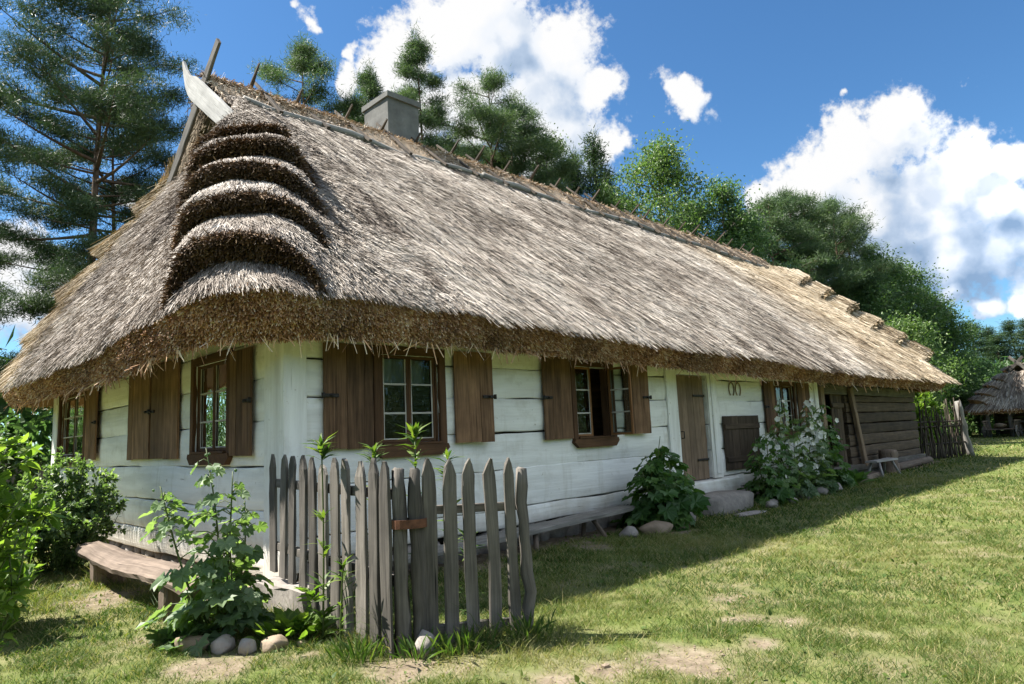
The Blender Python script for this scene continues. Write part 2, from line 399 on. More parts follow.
# unseen clouds added outside the view as fill light for the shaded walls
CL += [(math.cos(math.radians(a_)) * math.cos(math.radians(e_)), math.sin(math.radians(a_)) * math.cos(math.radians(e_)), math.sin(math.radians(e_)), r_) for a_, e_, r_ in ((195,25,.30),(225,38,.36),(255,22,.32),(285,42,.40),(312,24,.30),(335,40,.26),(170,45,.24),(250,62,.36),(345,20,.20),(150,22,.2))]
gt = bpy.data.node_groups.new('cloud_density', 'ShaderNodeTree')
gt.interface.new_socket('Vector', in_out='INPUT', socket_type='NodeSocketVector')
gt.interface.new_socket('Density', in_out='OUTPUT', socket_type='NodeSocketFloat')
gt.interface.new_socket('Soft', in_out='OUTPUT', socket_type='NodeSocketFloat')
t = NT(gt)
gi = t.n('NodeGroupInput').outputs[0]
w1 = t.noise(gi, 9, 3, .5).outputs['Color']; w2 = t.noise(gi, 34, 4, .55).outputs['Color']
def vop(op, a, b): return t.n('ShaderNodeVectorMath', {0: a, 1: b}, operation=op).outputs[0]
v = vop('ADD', gi, vop('MULTIPLY', vop('SUBTRACT', w1, (.5, .5, .5)), (.075, .075, .075)))
v = vop('ADD', v, vop('MULTIPLY', vop('SUBTRACT', w2, (.5, .5, .5)), (.030, .030, .030)))
acc = None
for x, y, z, r in CL:
    d = t.n('ShaderNodeVectorMath', {0: v, 1: tuple(nrm(np.array([x, y, z])))}, operation='DISTANCE').outputs['Value']
    wt = (.62 if r < .0105 else .42) if r < .014 else 1.0
    b = t.math('MULTIPLY_ADD', d, -wt / (r * (1.12 if wt == 1 else 1.5)), wt)
    if acc is None: acc = b
    else: acc = t.n('ShaderNodeMath', {0: acc, 1: b, 2: .12}, operation='SMOOTH_MAX').outputs[0]
fine = t.noise(gi, 26, 9, .62).outputs['Fac']
soft = t.math('ADD', acc, t.math('MULTIPLY', t.math('SUBTRACT', t.noise(gi, 14, 4, .5).outputs['Fac'], .5), .7))
acc = t.math('ADD', acc, t.math('MULTIPLY', t.math('SUBTRACT', fine, .5), .9))
fine2 = t.noise(gi, 95, 6, .6).outputs['Fac']
acc = t.math('ADD', acc, t.math('MULTIPLY', t.math('SUBTRACT', fine2, .55), .7))
t.n('NodeGroupOutput', {0: acc, 1: soft})
t = NT(W.node_tree)
tc = t.n('ShaderNodeTexCoord').outputs['Generated']
sky = t.n('ShaderNodeTexSky', sky_type='NISHITA', sun_disc=False, sun_elevation=EL, sun_rotation=AZ, altitude=150, air_density=1.0, dust_density=.35, ozone_density=1.2).outputs[0]
def dens(vec, k=1):
    g = t.n('ShaderNodeGroup'); g.node_tree = gt; t.t.links.new(vec, g.inputs[0]); return g.outputs if k == 2 else g.outputs[1]
d0, s0 = dens(tc, 2)
def tov(k): return t.n('ShaderNodeVectorMath', {0: tc, 1: tuple(TOSUN * k)}, operation='ADD').outputs[0]
d1 = dens(tov(.035))
d2 = dens(t.n('ShaderNodeVectorMath', {0: tc, 1: (-.03, .03, .085)}, operation='ADD').outputs[0])
alpha = t.n('ShaderNodeMapRange', {0: d0, 1: .02, 2: .42}, interpolation_type='SMOOTHSTEP').outputs[0]
lit = t.math('ADD', t.math('MULTIPLY', t.math('SUBTRACT', s0, d1), 1.6), .5)
thick = t.n('ShaderNodeMapRange', {0: d2, 1: .15, 2: .85}, interpolation_type='SMOOTHSTEP').outputs[0]
lum = t.math('SUBTRACT', t.math('MULTIPLY_ADD', t.math('MINIMUM', t.math('MAXIMUM', lit, 0), 1), .50, .60), t.math('MULTIPLY', thick, .52), clamp=True)
ccol = t.ramp(lum, [(.15, (.235, .36, .55)), (.45, (.50, .62, .80)), (.75, (.90, .94, 1.0)), (.95, (1.0, 1.0, 1.0))])
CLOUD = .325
skyg = t.mix(1.0, t.n('ShaderNodeHueSaturation', {'Saturation': 1.1, 'Value': 1.0, 'Color': sky}).outputs[0], (.57, .84, 1.0), 'MULTIPLY')
bg1 = t.n('ShaderNodeBackground', {'Color': skyg, 'Strength': .057}).outputs[0]
# clouds opposite the sun are front lit; boosted here to add wall fill
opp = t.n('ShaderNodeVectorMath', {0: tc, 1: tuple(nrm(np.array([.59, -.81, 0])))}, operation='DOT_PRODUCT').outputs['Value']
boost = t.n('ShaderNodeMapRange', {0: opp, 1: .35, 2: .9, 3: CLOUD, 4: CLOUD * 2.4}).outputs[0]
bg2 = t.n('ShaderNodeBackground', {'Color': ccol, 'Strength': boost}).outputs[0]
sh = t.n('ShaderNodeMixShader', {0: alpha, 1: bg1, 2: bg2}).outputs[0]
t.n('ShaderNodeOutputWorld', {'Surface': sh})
SC.view_settings.view_transform = 'Standard'; SC.view_settings.look = 'None'
SC.view_settings.exposure = 1.62; SC.view_settings.gamma = 1.0; SC.view_settings.use_curve_mapping = False
SC.cycles.use_denoising = True
SC.cycles.max_bounces = 6; SC.cycles.diffuse_bounces = 4; SC.cycles.transparent_max_bounces = 8
SC.cycles.caustics_reflective = False; SC.cycles.caustics_refractive = False

# ------------------------------------------------------------------ ground and lawn
DIRT = [(4.05,2.5,.36),(3.5,2.7,.3),(3.2,2.9,.2),(4.6,2.35,.15),(5.2,2.3,.2),(5.55,3.1,.22),(5.1,2.75,.16),(2.0,6.0,.4),(2.05,4.95,.4),(2.4,4.7,.3),(2.15,8.1,.45),
        (2.2,9.3,.35),(2.9,3.9,.35),(9.0,5.6,.3),(7.0,5.9,.4),(5.5,6.0,.35),(2.2,5.6,.5)]
def dirtmask(p):
    """0 grass .. 1 bare earth"""
    n = fbm(p[:, :2], 2.6, 3, 4); n2 = fbm(p[:, :2], .45, 9, 3)
    m = np.clip((n - .58) * 3, 0, .40) * np.clip((n2 - .35) * 4, 0, 1)
    wob = (fbm(p[:, :2], 3.1, 21, 4) - .5) * 2.6
    for x, y, r in DIRT:
        d = np.hypot(p[:, 0] - x, p[:, 1] - y)
        m = np.maximum(m, np.clip((1.15 - d / r + wob) * 1.1, 0, .95))
    # trodden earth under the eaves
    inside = (p[:, 0] > 3.3) & (p[:, 0] < 26) & (p[:, 1] > 6.25 + wob * .2) & (p[:, 1] < 17)
    m = np.where(inside, 1, m)
    g = (p[:, 0] > 2.75 + wob * .2) & (p[:, 0] < 3.5) & (p[:, 1] > 6.6) & (p[:, 1] < 17)
    return np.where(g, np.maximum(m, .9), m)
def gz(p):
    """ground height"""
    a = np.exp(-((p[:, 0] - 6) ** 2 + (p[:, 1] - 4) ** 2) / 900)
    return (fbm(p[:, :2], .55, 40, 3) - .5) * .07 * a + (fbm(p[:, :2], 4.0, 41, 2) - .5) * .018 * a
def z0(x, y): return float(gz(np.array([[x, y, 0.0]]))[0])
def axis(lo, hi, st, far):
    a = list(np.arange(lo, hi + st / 2, st)); d = st
    u = hi; w = lo; up = []; dn = []
    while u < far: d *= 1.22; u += d; up.append(u)
    d = st
    while w > -far: d *= 1.22; w -= d; dn.append(w)
    return np.array(dn[::-1] + a + up)
gx = axis(-.5, 16, .09, 900); gy = axis(0.2, 11, .09, 900)
X, Y = np.meshgrid(gx, gy, indexing='ij'); P = np.stack([X.ravel(), Y.ravel(), np.zeros(X.size)], 1)
P[:, 2] = gz(P); dm = dirtmask(P)
nx, ny = len(gx), len(gy)
i, j = np.meshgrid(np.arange(nx - 1), np.arange(ny - 1), indexing='ij'); b = (i * ny + j).ravel()
mb = MB(); mb.add(P, np.stack([b, b + ny, b + ny + 1, b + 1], 1), dm, smooth=True)
m, t = material('ground_earth_and_turf')
g = t.attr('g').outputs['Vector']; r = t.attr('rnd').outputs['Fac']
soil = t.ramp(t.noise(g, 7, 8, .65).outputs['Fac'], [(.3, (.11, .085, .06)), (.52, (.215, .17, .125)), (.75, (.32, .265, .205))])
n2 = t.noise(g, 2.2, 6, .6).outputs['Fac']; n3 = t.noise(g, .25, 4).outputs['Fac']
turf = t.ramp(n2, [(.3, (.055, .078, .019)), (.5, (.115, .128, .042)), (.72, (.22, .19, .105))])
turf = t.mix(t.ramp(n3, [(.4, 0), (.65, .5)]), turf, (.11, .16, .035))
c = t.mix(t.math('MULTIPLY', r, 1.0, clamp=True), turf, soil)
t.out(t.bsdf(c, .95, t.bump(t.noise(g, 32, 8, .7).outputs['Fac'], .7, .02), .1))
tag(mb.build('ground', m), kind='structure')

def lawn(regions):
    mb = MB()
    for (d0_, d1_, den, hh, ww) in regions:
        a0, a1 = math.radians(-4), math.radians(99)
        n = int((d1_ ** 2 - d0_ ** 2) / 2 * (a1 - a0) * den)
        rr = np.sqrt(rng.uniform(d0_ ** 2, d1_ ** 2, n)); aa = rng.uniform(a0, a1, n)
        p = np.stack([rr * np.cos(aa), rr * np.sin(aa), np.zeros(n)], 1)
        house = (p[:, 0] > 3.15) & (p[:, 0] < 26.2) & (p[:, 1] > 6.5) & (p[:, 1] < 17.2)
        p = p[~house]
        dmk = dirtmask(p); tuft = fbm(p[:, :2], 5.0, 77, 2); lush = fbm(p[:, :2], .6, 55, 3)
        keep = rng.uniform(0, 1, len(p)) < np.clip(1 - dmk * .95, 0.06, 1) * np.clip(.25 + 1.5 * (tuft - .25), .12, 1)
        p = p[keep]; tuft = tuft[keep]; lush = lush[keep]; dmk = dmk[keep]
        n = len(p); p[:, 2] = gz(p) - .004
        # longer tufts where nobody mows: by the fence, the bench and the wall
        lng = np.zeros(n)
        for cx_, cy_, rr_ in ((3.0,4.3,.55),(3.45,3.75,.42),(2.95,5.4,.5),(2.3,9.2,.4),(2.2,6.8,.3),(3.8,3.6,.3),(29.5,6.8,1.5),(1.2,8.6,1.0)):
            lng = np.maximum(lng, np.clip(1 - np.hypot(p[:, 0] - cx_, p[:, 1] - cy_) / rr_, 0, 1))
        wallside = np.clip(1 - np.abs(p[:, 1] - 5.9) / .9, 0, 1) * (p[:, 0] > 4) * .6
        h = hh * rng.lognormal(0, .35, n) * (.55 + 1.1 * tuft) * (1 + 2.6 * lng + .9 * wallside) * (1 - .45 * dmk)
        out = rdir(n); out[:, 2] = np.abs(out[:, 2]) * .5 + 1.0
        D = nrm(out)
        side = nrm(np.cross(D, rng.normal(size=(n, 3)))); wd = ww * rng.uniform(.6, 1.4, n)
        mid = p + D * (h * .55)[:, None]; bend = nrm(np.stack([D[:, 0], D[:, 1], np.zeros(n)], 1) + rng.normal(0, .2, (n, 3)) * [1, 1, 0])
        tip = mid + (D * .6 + bend * .55) * (h * .55)[:, None]
        V = np.stack([p - side * wd[:, None], p + side * wd[:, None], mid + side * (wd * .75)[:, None], mid - side * (wd * .75)[:, None], tip], 1)
        k = np.arange(n)[:, None] * 5
        r = np.clip(rng.beta(2, 2.6, n) * .8 + (.5 - lush) * 1.3 + dmk * .35 - lng * .3 - wallside * .25, 0, 1)
        dead = rng.uniform(0, 1, n) < .20; r = np.where(dead, rng.uniform(.85, 1, n), np.minimum(r, .86))
        mb.add(V.reshape(-1, 3), [k + np.array([[0, 1, 2, 3]]), k + np.array([[3, 2, 4]])], np.repeat(r, 5))
    # clover and plantain leaves, and single dry stalks
    n = 15000; rr = np.sqrt(rng.uniform(2.6 ** 2, 15 ** 2, n)); aa = np.radians(rng.uniform(-4, 99, n)); p = np.stack([rr * np.cos(aa), rr * np.sin(aa), 0 * rr], 1)
    k = (fbm(p[:, :2], 1.1, 91, 3) > .52) & ~((p[:, 0] > 3.2) & (p[:, 1] > 6.5)); p = p[k]; n = len(p); p[:, 2] = gz(p) + rng.uniform(.004, .03, n)
    leaves(mb, p, rdir(n, .25), np.array([0, 0, 1.]) + rng.normal(0, .3, (n, 3)), rng.uniform(.02, .055, n), shape_ovate(.34), rng.uniform(0, .55, n))
    n = 2600; rr = np.sqrt(rng.uniform(2.6 ** 2, 16 ** 2, n)); aa = np.radians(rng.uniform(-4, 99, n)); p = np.stack([rr * np.cos(aa), rr * np.sin(aa), 0 * rr], 1); p = p[~((p[:, 0] > 3.2) & (p[:, 1] > 6.5))]; n = len(p); p[:, 2] = gz(p)
    leaves(mb, p, rdir(n, 1.2), rng.normal(size=(n, 3)), rng.uniform(.06, .17, n), shape_tri(.035), rng.uniform(.75, 1, n))
    # dead straws and crumbs lying on the bare soil
    n = 60000; rr = np.sqrt(rng.uniform(2.6 ** 2, 11 ** 2, n)); aa = np.radians(rng.uniform(-4, 99, n)); p = np.stack([rr * np.cos(aa), rr * np.sin(aa), 0 * rr], 1); p = p[(dirtmask(p) > rng.uniform(.15, .9, n)) & ~((p[:, 0] > 3.2) & (p[:, 1] > 6.4))]; n = len(p); p[:, 2] = gz(p) + .004
    d = rdir(n); d[:, 2] = np.abs(d[:, 2]) * .15; leaves(mb, p, d, np.array([0, 0, 1.]) + rng.normal(0, .2, (n, 3)), rng.uniform(.015, .07, n), shape_tri(.09), np.where(rng.uniform(size=n) < .6, rng.uniform(.8, 1, n), rng.uniform(.1, .5, n)))
    o = mb.build('lawn_grass', M['grass']); tag(o, 'short sunlit lawn of green and straw coloured grass in front of the cottage', 'grass', kind='stuff')
lawn([(2.6, 6.5, 7500, .044, .0019), (6.5, 11, 3200, .046, .003), (11, 20, 850, .052, .0052), (20, 36, 130, .055, .011), (36, 62, 22, .07, .022)])

mb = MB(); n = 9000; rr = np.sqrt(rng.uniform(2.6 ** 2, 9 ** 2, n)); aa = np.radians(rng.uniform(-4, 99, n)); p = np.stack([rr * np.cos(aa), rr * np.sin(aa), 0 * rr], 1)
p = p[(dirtmask(p) > .45) & ~((p[:, 0] > 3.1) & (p[:, 1] > 6.4))][:1600]; p[:, 2] = gz(p); v_, f_ = ico(1)
for q_ in p:
    s_ = rng.lognormal(-5.0, .45); mb.add(v_ * s_ * rng.uniform(.6, 1.2, 3) * (1 + rng.normal(0, .12, (len(v_), 1))) + q_, f_, rng.uniform())
tag(mb.build('pebbles', M['stone_warm']), 'small crumbs of earth and pebbles strewn over the bare patches of the lawn', 'pebbles', kind='stuff')
# ------------------------------------------------------------------ thatch
class Thatch:
    """A thatched roof skin over an outline of (eave point, top point); along each hip the straw is laid in thick steps."""
    def __init__(s, ctrl, hips, thick=.40, inset=.24, step=.16, seed=0, bulge=.12, lump=.05, zr=(2.9, 6.75), vstep=.12):
        E, T = [np.array([c[i] for c in ctrl], float) for i in range(2)]; fine = [c[2] for c in ctrl]
        idx = [0.0]
        for i in range(len(ctrl) - 1):
            L = max(np.linalg.norm(E[i + 1] - E[i]), .6 * np.linalg.norm(T[i + 1] - T[i]))
            k = max(1, int(L / (step * (.2 if fine[i] else 1)))); idx += list(i + (np.arange(k) + 1) / k)
        s.idx = np.array(idx); s.nu = len(idx); s.hips = hips; s.zr = zr; s.vstep = vstep
        it = lambda A: np.stack([np.interp(s.idx, np.arange(len(ctrl)), A[:, q]) for q in range(A.shape[1])], 1)
        s.E = it(E); s.T = it(T)
        dE = np.gradient(s.E, axis=0) + 1e-6; s.N = nrm(np.cross(s.T - s.E, dE))
        s.N[s.N[:, 2] < 0] *= -1
        for _ in range(8): s.N[1:-1] = nrm(s.N[:-2] + 2 * s.N[1:-1] + s.N[2:])
        s.seed = seed; s.bulge = bulge; s.lump = lump; s.thick = thick; s.inset = inset
        s.len = np.linalg.norm(s.T - s.E, axis=1)
    def steps(s, P):
        """offset of the stepped layers, distance above the nearest lip (m) and step weight at points P"""
        z = (P[..., 2] - s.zr[0]) / (s.zr[1] - s.zr[0]); h = s.zr[1] - s.zr[0]
        off = np.zeros(P.shape[:-1]); rem = np.full(P.shape[:-1], 9.0); W = np.zeros(P.shape[:-1])
        for hp in s.hips:
            zc = np.clip(z, 0, 1.1); (xa, ya), (xb, yb) = hp['a'], hp['b']
            dx = hp['sx'] * (P[..., 0] - (xa + (xb - xa) * zc)); dy = hp['sy'] * (P[..., 1] - (ya + (yb - ya) * zc))
            wx = hp['wx'][0] + (hp['wx'][1] - hp['wx'][0]) * zc; wy = hp['wy'][0] + (hp['wy'][1] - hp['wy'][0]) * zc
            a = np.maximum(np.maximum(dx / wx, dy / wy), 0); w = np.clip((1.12 - a) / 1.12 * 1.25, 0, 1); w = w * w * (3 - 2 * w)
            zz = z + hp.get('droop', .07) * a ** 2 + (vnoise(P, 1.7, s.seed + 5) - .5) * .045
            vk = np.array(hp['vk'] + [9.0]); k = np.clip(np.searchsorted(vk, zz, side='right') - 1, 0, len(vk) - 2)
            top = np.where(k == len(vk) - 2, 1.12, vk[k + 1]); f = np.clip((zz - vk[k]) / (top - vk[k]), 0, 1)
            o = np.where(k == 0, hp.get('th0', 0.0), hp['th']) * np.array(hp.get('tk', [1] * 12))[k] * w * (1 - f) ** .8 * (1 + (vnoise(P, 5.0, s.seed + 6) - .5) * .25)
            better = w > W; off = np.where(better, o, off); rem = np.where(better, (zz - vk[k]) * h * 1.25, rem)
            s._below = np.where(better, (vk[np.minimum(k + 1, len(vk) - 1)] - zz) * h * 1.25, 9.0) if hp is s.hips[0] else np.where(better, (vk[np.minimum(k + 1, len(vk) - 1)] - zz) * h * 1.25, s._below)
            s._th = np.where(better, hp['th'] * w, 0) if hp is s.hips[0] else np.where(better, hp['th'] * w, s._th)
            W = np.maximum(w, W)
        return off, rem, W
    def ev(s, u, v, full=False):
        """u: float index along outline, v: 0 eave .. 1 top"""
        u = np.asarray(u, float); v = np.asarray(v, float)
        ii = np.arange(s.nu); ip = lambda A: np.stack([np.interp(u, ii, A[:, q]) for q in range(3)], -1)
        E, T, N = ip(s.E), ip(s.T), ip(s.N)
        P = E + (T - E) * v[..., None]
        P[..., 2] += s.bulge * np.sin(PI * np.clip(v, 0, 1))
        off, rem, W = s.steps(P)
        lump = (fbm(P, 1.1, s.seed, 3) - .5) * s.lump * 2 + (fbm(P, 4.5, s.seed + 3, 2) - .5) * s.lump * .7
        Q = P + N * (off + lump)[..., None]
        return (Q, N, off, rem, W) if full else Q
    def mesh(s, mb, m_top=0, m_butt=1, m_step=None):
        ii = np.arange(s.nu); nv = int(np.median(s.len) / s.vstep); V = np.linspace(0, 1, nv)
        ev_ = [s.ev(ii, np.full(s.nu, v), True) for v in V]; R = np.stack([e[0] for e in ev_]); O = np.stack([e[2] for e in ev_]); nr = nv
        b = (np.arange(nr - 1)[:, None] * s.nu + np.arange(s.nu - 1)[None])
        q = np.stack([b, b + 1, b + s.nu + 1, b + s.nu], -1).reshape(-1, 4)
        dO = np.maximum(O[1:] - O[:-1], 0); face = (np.maximum(dO[:, :-1], dO[:, 1:]) > .035).ravel()
        mb.add(R.reshape(-1, 3), q[~face], .22 + .2 * fbm(R.reshape(-1, 3), 3, 2, 3), m_top)
        if face.any(): mb.add(R.reshape(-1, 3), q[face], .12 + .3 * fbm(R.reshape(-1, 3), 9, 2, 3), m_butt if m_step is None else m_step)
        s.lip = R[0]; inw = s.T - s.E; inw[:, 2] = 0; inw = nrm(inw); s.inw = inw
        s.low = s.E + inw * s.inset; s.low[:, 2] = s.E[:, 2] - s.thick
        s.low[:, 2] += (vnoise(s.low, 2.5, 8) - .5) * .06
        mid = s.lip * .45 + s.low * .55 - inw * .05
        top_in = s.low + inw * .95; top_in[:, 2] += .55
        S = np.stack([s.lip, mid, s.low, top_in]); b = (np.arange(3)[:, None] * s.nu + np.arange(s.nu - 1)[None])
        q = np.stack([b, b + s.nu, b + s.nu + 1, b + 1], -1).reshape(-1, 4)
        mb.add(S.reshape(-1, 3), q, .22, m_butt); s.mid = mid
    def dist(s, P): return np.linalg.norm(P - np.array([0, 0, CAMZ]), axis=-1)
    def pick(s, n, ur, near=1.1):
        seg = np.maximum(np.linalg.norm(np.diff(s.E, axis=0), axis=1), .5 * np.linalg.norm(np.diff(s.T, axis=0), axis=1)); seg = seg * (s.len[:-1] + s.len[1:]) / 2
        i0, i1 = int(ur[0] * (s.nu - 1)), int(ur[1] * (s.nu - 1)); dd = s.dist((s.E + s.T)[:-1] / 2)[i0:i1]; p = seg[i0:i1] / np.maximum(dd, 7) ** near
        return np.minimum(i0 + rng.choice(i1 - i0, n, p=p / p.sum()) + rng.uniform(0, 1, n), s.nu - 1.001)
    def straw(s, mb, n, ur=(0, 1), vr=(0, 1), m=0, L=(.22, .5), lift=.05, bright=0.0, hang=0.0, wmul=1.0, sway=.5, ang=.13):
        u = s.pick(n, ur); v = rng.uniform(vr[0], vr[1], n)
        P, N, off, rem, W = s.ev(u, v, True)
        ii = np.arange(s.nu)
        T = np.stack([np.interp(u, ii, (s.T - s.E)[:, q]) for q in range(3)], -1); dn = -nrm(T)
        side = nrm(np.cross(N, dn)); sw = (vnoise(P, 1.6, 31) - .5) * sway
        dn = nrm(dn + side * (rng.normal(0, ang, n) + sw)[:, None] + np.array([0, 0, -1]) * hang)
        l = rng.uniform(L[0], L[1], n) * (1 + .3 * (s.dist(P) > 15))
        fw = np.where(W > .15, np.minimum(l * .5, rem + .035), l * .5)          # cut at the lip of a step
        A = P - dn * (l * .5)[:, None] + N * .010; B = P + dn * fw[:, None] + N * (.008 + np.abs(rng.normal(0, lift, n)))[:, None]
        wd = (.0022 + .00026 * s.dist(P)) * rng.uniform(.5, 1.3, n) * wmul
        roll = rng.normal(0, .7, n)[:, None]; sd = nrm(side * np.cos(roll) + N * np.sin(roll))
        V = np.stack([A - sd * wd[:, None], A + sd * wd[:, None], B + sd * (wd * .5)[:, None], B - sd * (wd * .5)[:, None]], 1)
        patch = fbm(P, 1.3, 61, 3); streak = fbm(P * np.array([6.0, .9, .9]), 1.0, 64, 3)
        gash = np.clip((fbm(P * np.array([4.0, 1.1, 1.1]), 1.0, 88, 2) - .63) * 7, 0, 1) * .45; wide = (fbm(P, .33, 93, 3) - .5) * .55
        r = np.clip(rng.beta(2.0, 2.0, n) - gash + wide + (patch - .5) * .8 + (streak - .5) * .75 + bright, 0, 1)
        mb.add(V.reshape(-1, 3), (np.arange(n) * 4)[:, None] + np.array([[0, 1, 2, 3]]), np.repeat(r, 4), m)
    def bristle(s, mb, P, dn, m, lo=.02, hi=.075, bright=0.0, wmul=1.0):
        n = len(P); d = nrm(dn + rng.normal(0, .40, (n, 3)))
        l = rng.uniform(lo, hi, n); wd = (.004 + .00042 * s.dist(P)) * rng.uniform(.6, 1.4, n) * wmul
        sd = nrm(np.cross(d, rng.normal(size=(n, 3))))
        A = P - d * .03; B = P + d * l[:, None]
        V = np.stack([A - sd * wd[:, None], A + sd * wd[:, None], B + sd * (wd * .7)[:, None], B - sd * (wd * .7)[:, None]], 1)
        r = np.clip(rng.beta(1.5, 1.9, n) + (fbm(P, 3.0, 17, 2) - .5) * .6 + bright, 0, 1)
        mb.add(V.reshape(-1, 3), (np.arange(n) * 4)[:, None] + np.array([[0, 1, 2, 3]]), np.repeat(r, 4), m)
    def eave_butts(s, mb, n, ur=(0, 1), m=1):
        i0, i1 = int(ur[0] * (s.nu - 1)), int(ur[1] * (s.nu - 1)); dn_all = nrm(s.E - s.T)
        seg = np.linalg.norm(np.diff(s.lip, axis=0), axis=1)[i0:i1] / np.maximum(s.dist(s.lip[:-1])[i0:i1], 7) ** 1.2
        ui = i0 + rng.choice(i1 - i0, n, p=seg / seg.sum()); f = rng.uniform(0, 1, n)[:, None]; q = rng.uniform(-.03, 1.02, n)[:, None]
        lp = s.lip[ui] * (1 - f) + s.lip[ui + 1] * f; md = s.mid[ui] * (1 - f) + s.mid[ui + 1] * f; lo = s.low[ui] * (1 - f) + s.low[ui + 1] * f
        P = np.where(q < .5, lp + (md - lp) * q * 2, md + (lo - md) * (q * 2 - 1))
        d = nrm(dn_all[ui] - s.inw[ui] * .2 + np.array([0, 0, -.35])); s.bristle(mb, P, d, m, bright=.10)
        k = slice(0, n // 220); s.bristle(mb, s.low[ui[k]] - s.inw[ui[k]] * .08, nrm(d[k] + np.array([0, 0, -.8])), m, .10, .24, .2, .7)
    def step_butts(s, mb, n, ur=(0, 1), m=1):
        """cut straw ends on the faces of the steps: points just under a lip, spread over the face"""
        i0, i1 = int(ur[0] * (s.nu - 1)), int(ur[1] * (s.nu - 1)); got = 0; dn_all = nrm(s.E - s.T)
        while got < n:
            u = rng.uniform(i0, i1 - .01, 200000); v = rng.uniform(0, 1, 200000); P, N, off, rem, W = s.ev(u, v, True)
            ok = (s._below < .10) & (W > .10); u, P, N, off, W, th, bl = u[ok], P[ok], N[ok], off[ok], W[ok], s._th[ok], s._below[ok]
            if len(u) == 0: return
            dn = dn_all[u.astype(int)]; q = rng.uniform(0, 1.0, len(u))
            P = P + N * ((th - off) * q)[:, None] - dn * (bl * -1)[:, None] * .0 - dn * .02
            s.bristle(mb, P, nrm(dn + np.array([0, 0, -.25]) + N * .3), m, .05, .13); got += len(u)
# ------------------------------------------------------------------ the cottage
XC, YF, XE, YB = 3.36, 6.70, 25.7, 16.85        # gable plane, front plane, far end, back plane
XB = 17.45                                       # where the whitewash ends and the barn part begins
cot = thing('cottage', 'long whitewashed log cottage under a big grey thatched roof with a dark log barn end', 'cottage', (14.5, 11.7, 0))

def log_wall(mb, axis_, plane, out, a0, a1, zs, openings=(), th=.14, jit=.004, mw=0, gap=.004, sag=.03):
    """stacked squared logs; axis_ 0: along X at y=plane, 1: along Y at x=plane; out = sign of the outward normal"""
    def bx(u0, u1, z0, z1, dz0=0.0, dz1=0.0, o=0.0):
        if u1 - u0 < .02 or z1 - z0 < .02: return
        n = max(2, int((u1 - u0) / .22)); u = np.linspace(u0, u1, n)
        zc = (z0 + z1) / 2; h = z1 - z0
        q = np.zeros((n, 3)); q[:, axis_] = u; q[:, 1 - axis_] = plane - out * (th / 2 - o); q[:, 2] = zc
        wob = (vnoise(np.stack([u, np.full(n, zc * 9), np.zeros(n)], 1), 1.3, 4) - .5) * sag
        q[:, 2] += wob * (1 if dz0 else 0)
        A = (0, 0, 1)
        pr = CH.copy(); e = .012 / h; ee = .012 / th
        bu = .018 * min(1, h / .35) / th
        pr = np.array([(-.5, -.5 + ee), (-.5 + e, -.5), (-.28, -.5 - bu * .75), (0, -.5 - bu), (.28, -.5 - bu * .75), (.5 - e, -.5), (.5, -.5 + ee), (.5, .5 - ee), (.5 - e, .5), (.28, .5 + bu * .75), (0, .5 + bu), (-.28, .5 + bu * .75), (-.5 + e, .5), (-.5, .5 - ee)])
        hh = h + rng.normal(0, .006, n) * (1 if dz0 else 0)
        sweep(mb, q, hh, th, A, prof=pr, m=mw)
    for z0, z1 in zip(zs[:-1], zs[1:]):
        o = rng.uniform(-.010, .010); gp = gap * rng.uniform(.2, 1.8, 2); zz0, zz1 = z0 + gp[0], z1 - gp[1]
        ops = sorted([p for p in openings if p[2] < zz1 and p[3] > zz0])
        u = a0
        for (u0, u1, q0, q1) in ops:
            bx(u, u0, zz0, zz1, 1, 1, o); bx(u0, u1, zz0, q0, o=o); bx(u0, u1, q1, zz1, o=o); u = u1
        bx(u, a1, zz0, zz1, 1, 1, o)
    # dark chinking behind the gaps
    return mb

W1 = (4.52, 5.38, 1.46, 2.50); W2 = (8.03, 8.90, 1.42, 2.50); W3 = (15.0, 15.95, 1.32, 2.34); DR = (10.90, 11.98, .50, 2.47)
ZS = [.28, .52, 1.04, 1.53, 1.99, 2.40, 2.72, 3.15]
mb = log_wall(MB(), 0, YF, -1, XC + .02, XB, ZS, [W1, W2, DR, W3]); mb.build('whitewashed_wall', M['white'], cot)
mb = MB(); box(mb, (XC + .05, YF + .09, .3), (4.5, YF + .12, 3.1))
for a, b in ((XC + .05, W1[0]), (W1[1], W2[0]), (W2[1], DR[0]), (DR[1], W3[0]), (W3[1], XB)): box(mb, (a, YF + .085, .29), (b, YF + .115, 3.1))
mb.build('chinking', M['dark'], cot)
G1 = (8.07, 9.10, 1.46, 2.55); G2 = (14.4, 16.2, 1.46, 2.60)
ZG = [.10, .40, .80, 1.27, 1.76, 2.23, 2.66, 3.1]
mb = log_wall(MB(), 1, XC, -1, YF + .02, YB, ZG, [G1, G2]); mb.build('whitewashed_wall', M['white'], cot)
mb = MB()
for a, b in ((YF + .2, G1[0]), (G1[1], G2[0]), (G2[1], YB)): box(mb, (XC + .085, a, .16), (XC + .115, b, 3.05))
mb.build('chinking', M['dark'], cot)
# corner boards
mb = MB(); board(mb, (XC - .012, YF + .20, .12), (XC - .012, YF + .20, 3.0), .44, .045, (0, 1, 0), n=9, jit=.002); mb.build('corner_board', M['white'], cot)
mb = MB(); board(mb, (XC + .10, YF - .012, .20), (XC + .10, YF - .012, 3.0), .26, .04, (1, 0, 0), n=9, jit=.002); mb.build('corner_board', M['white'], cot)
mb = MB(); board(mb, (XC - .014, YB - .14, .12), (XC - .014, YB - .14, 3.0), .34, .045, (0, 1, 0), n=9); mb.build('corner_board', M['white'], cot)
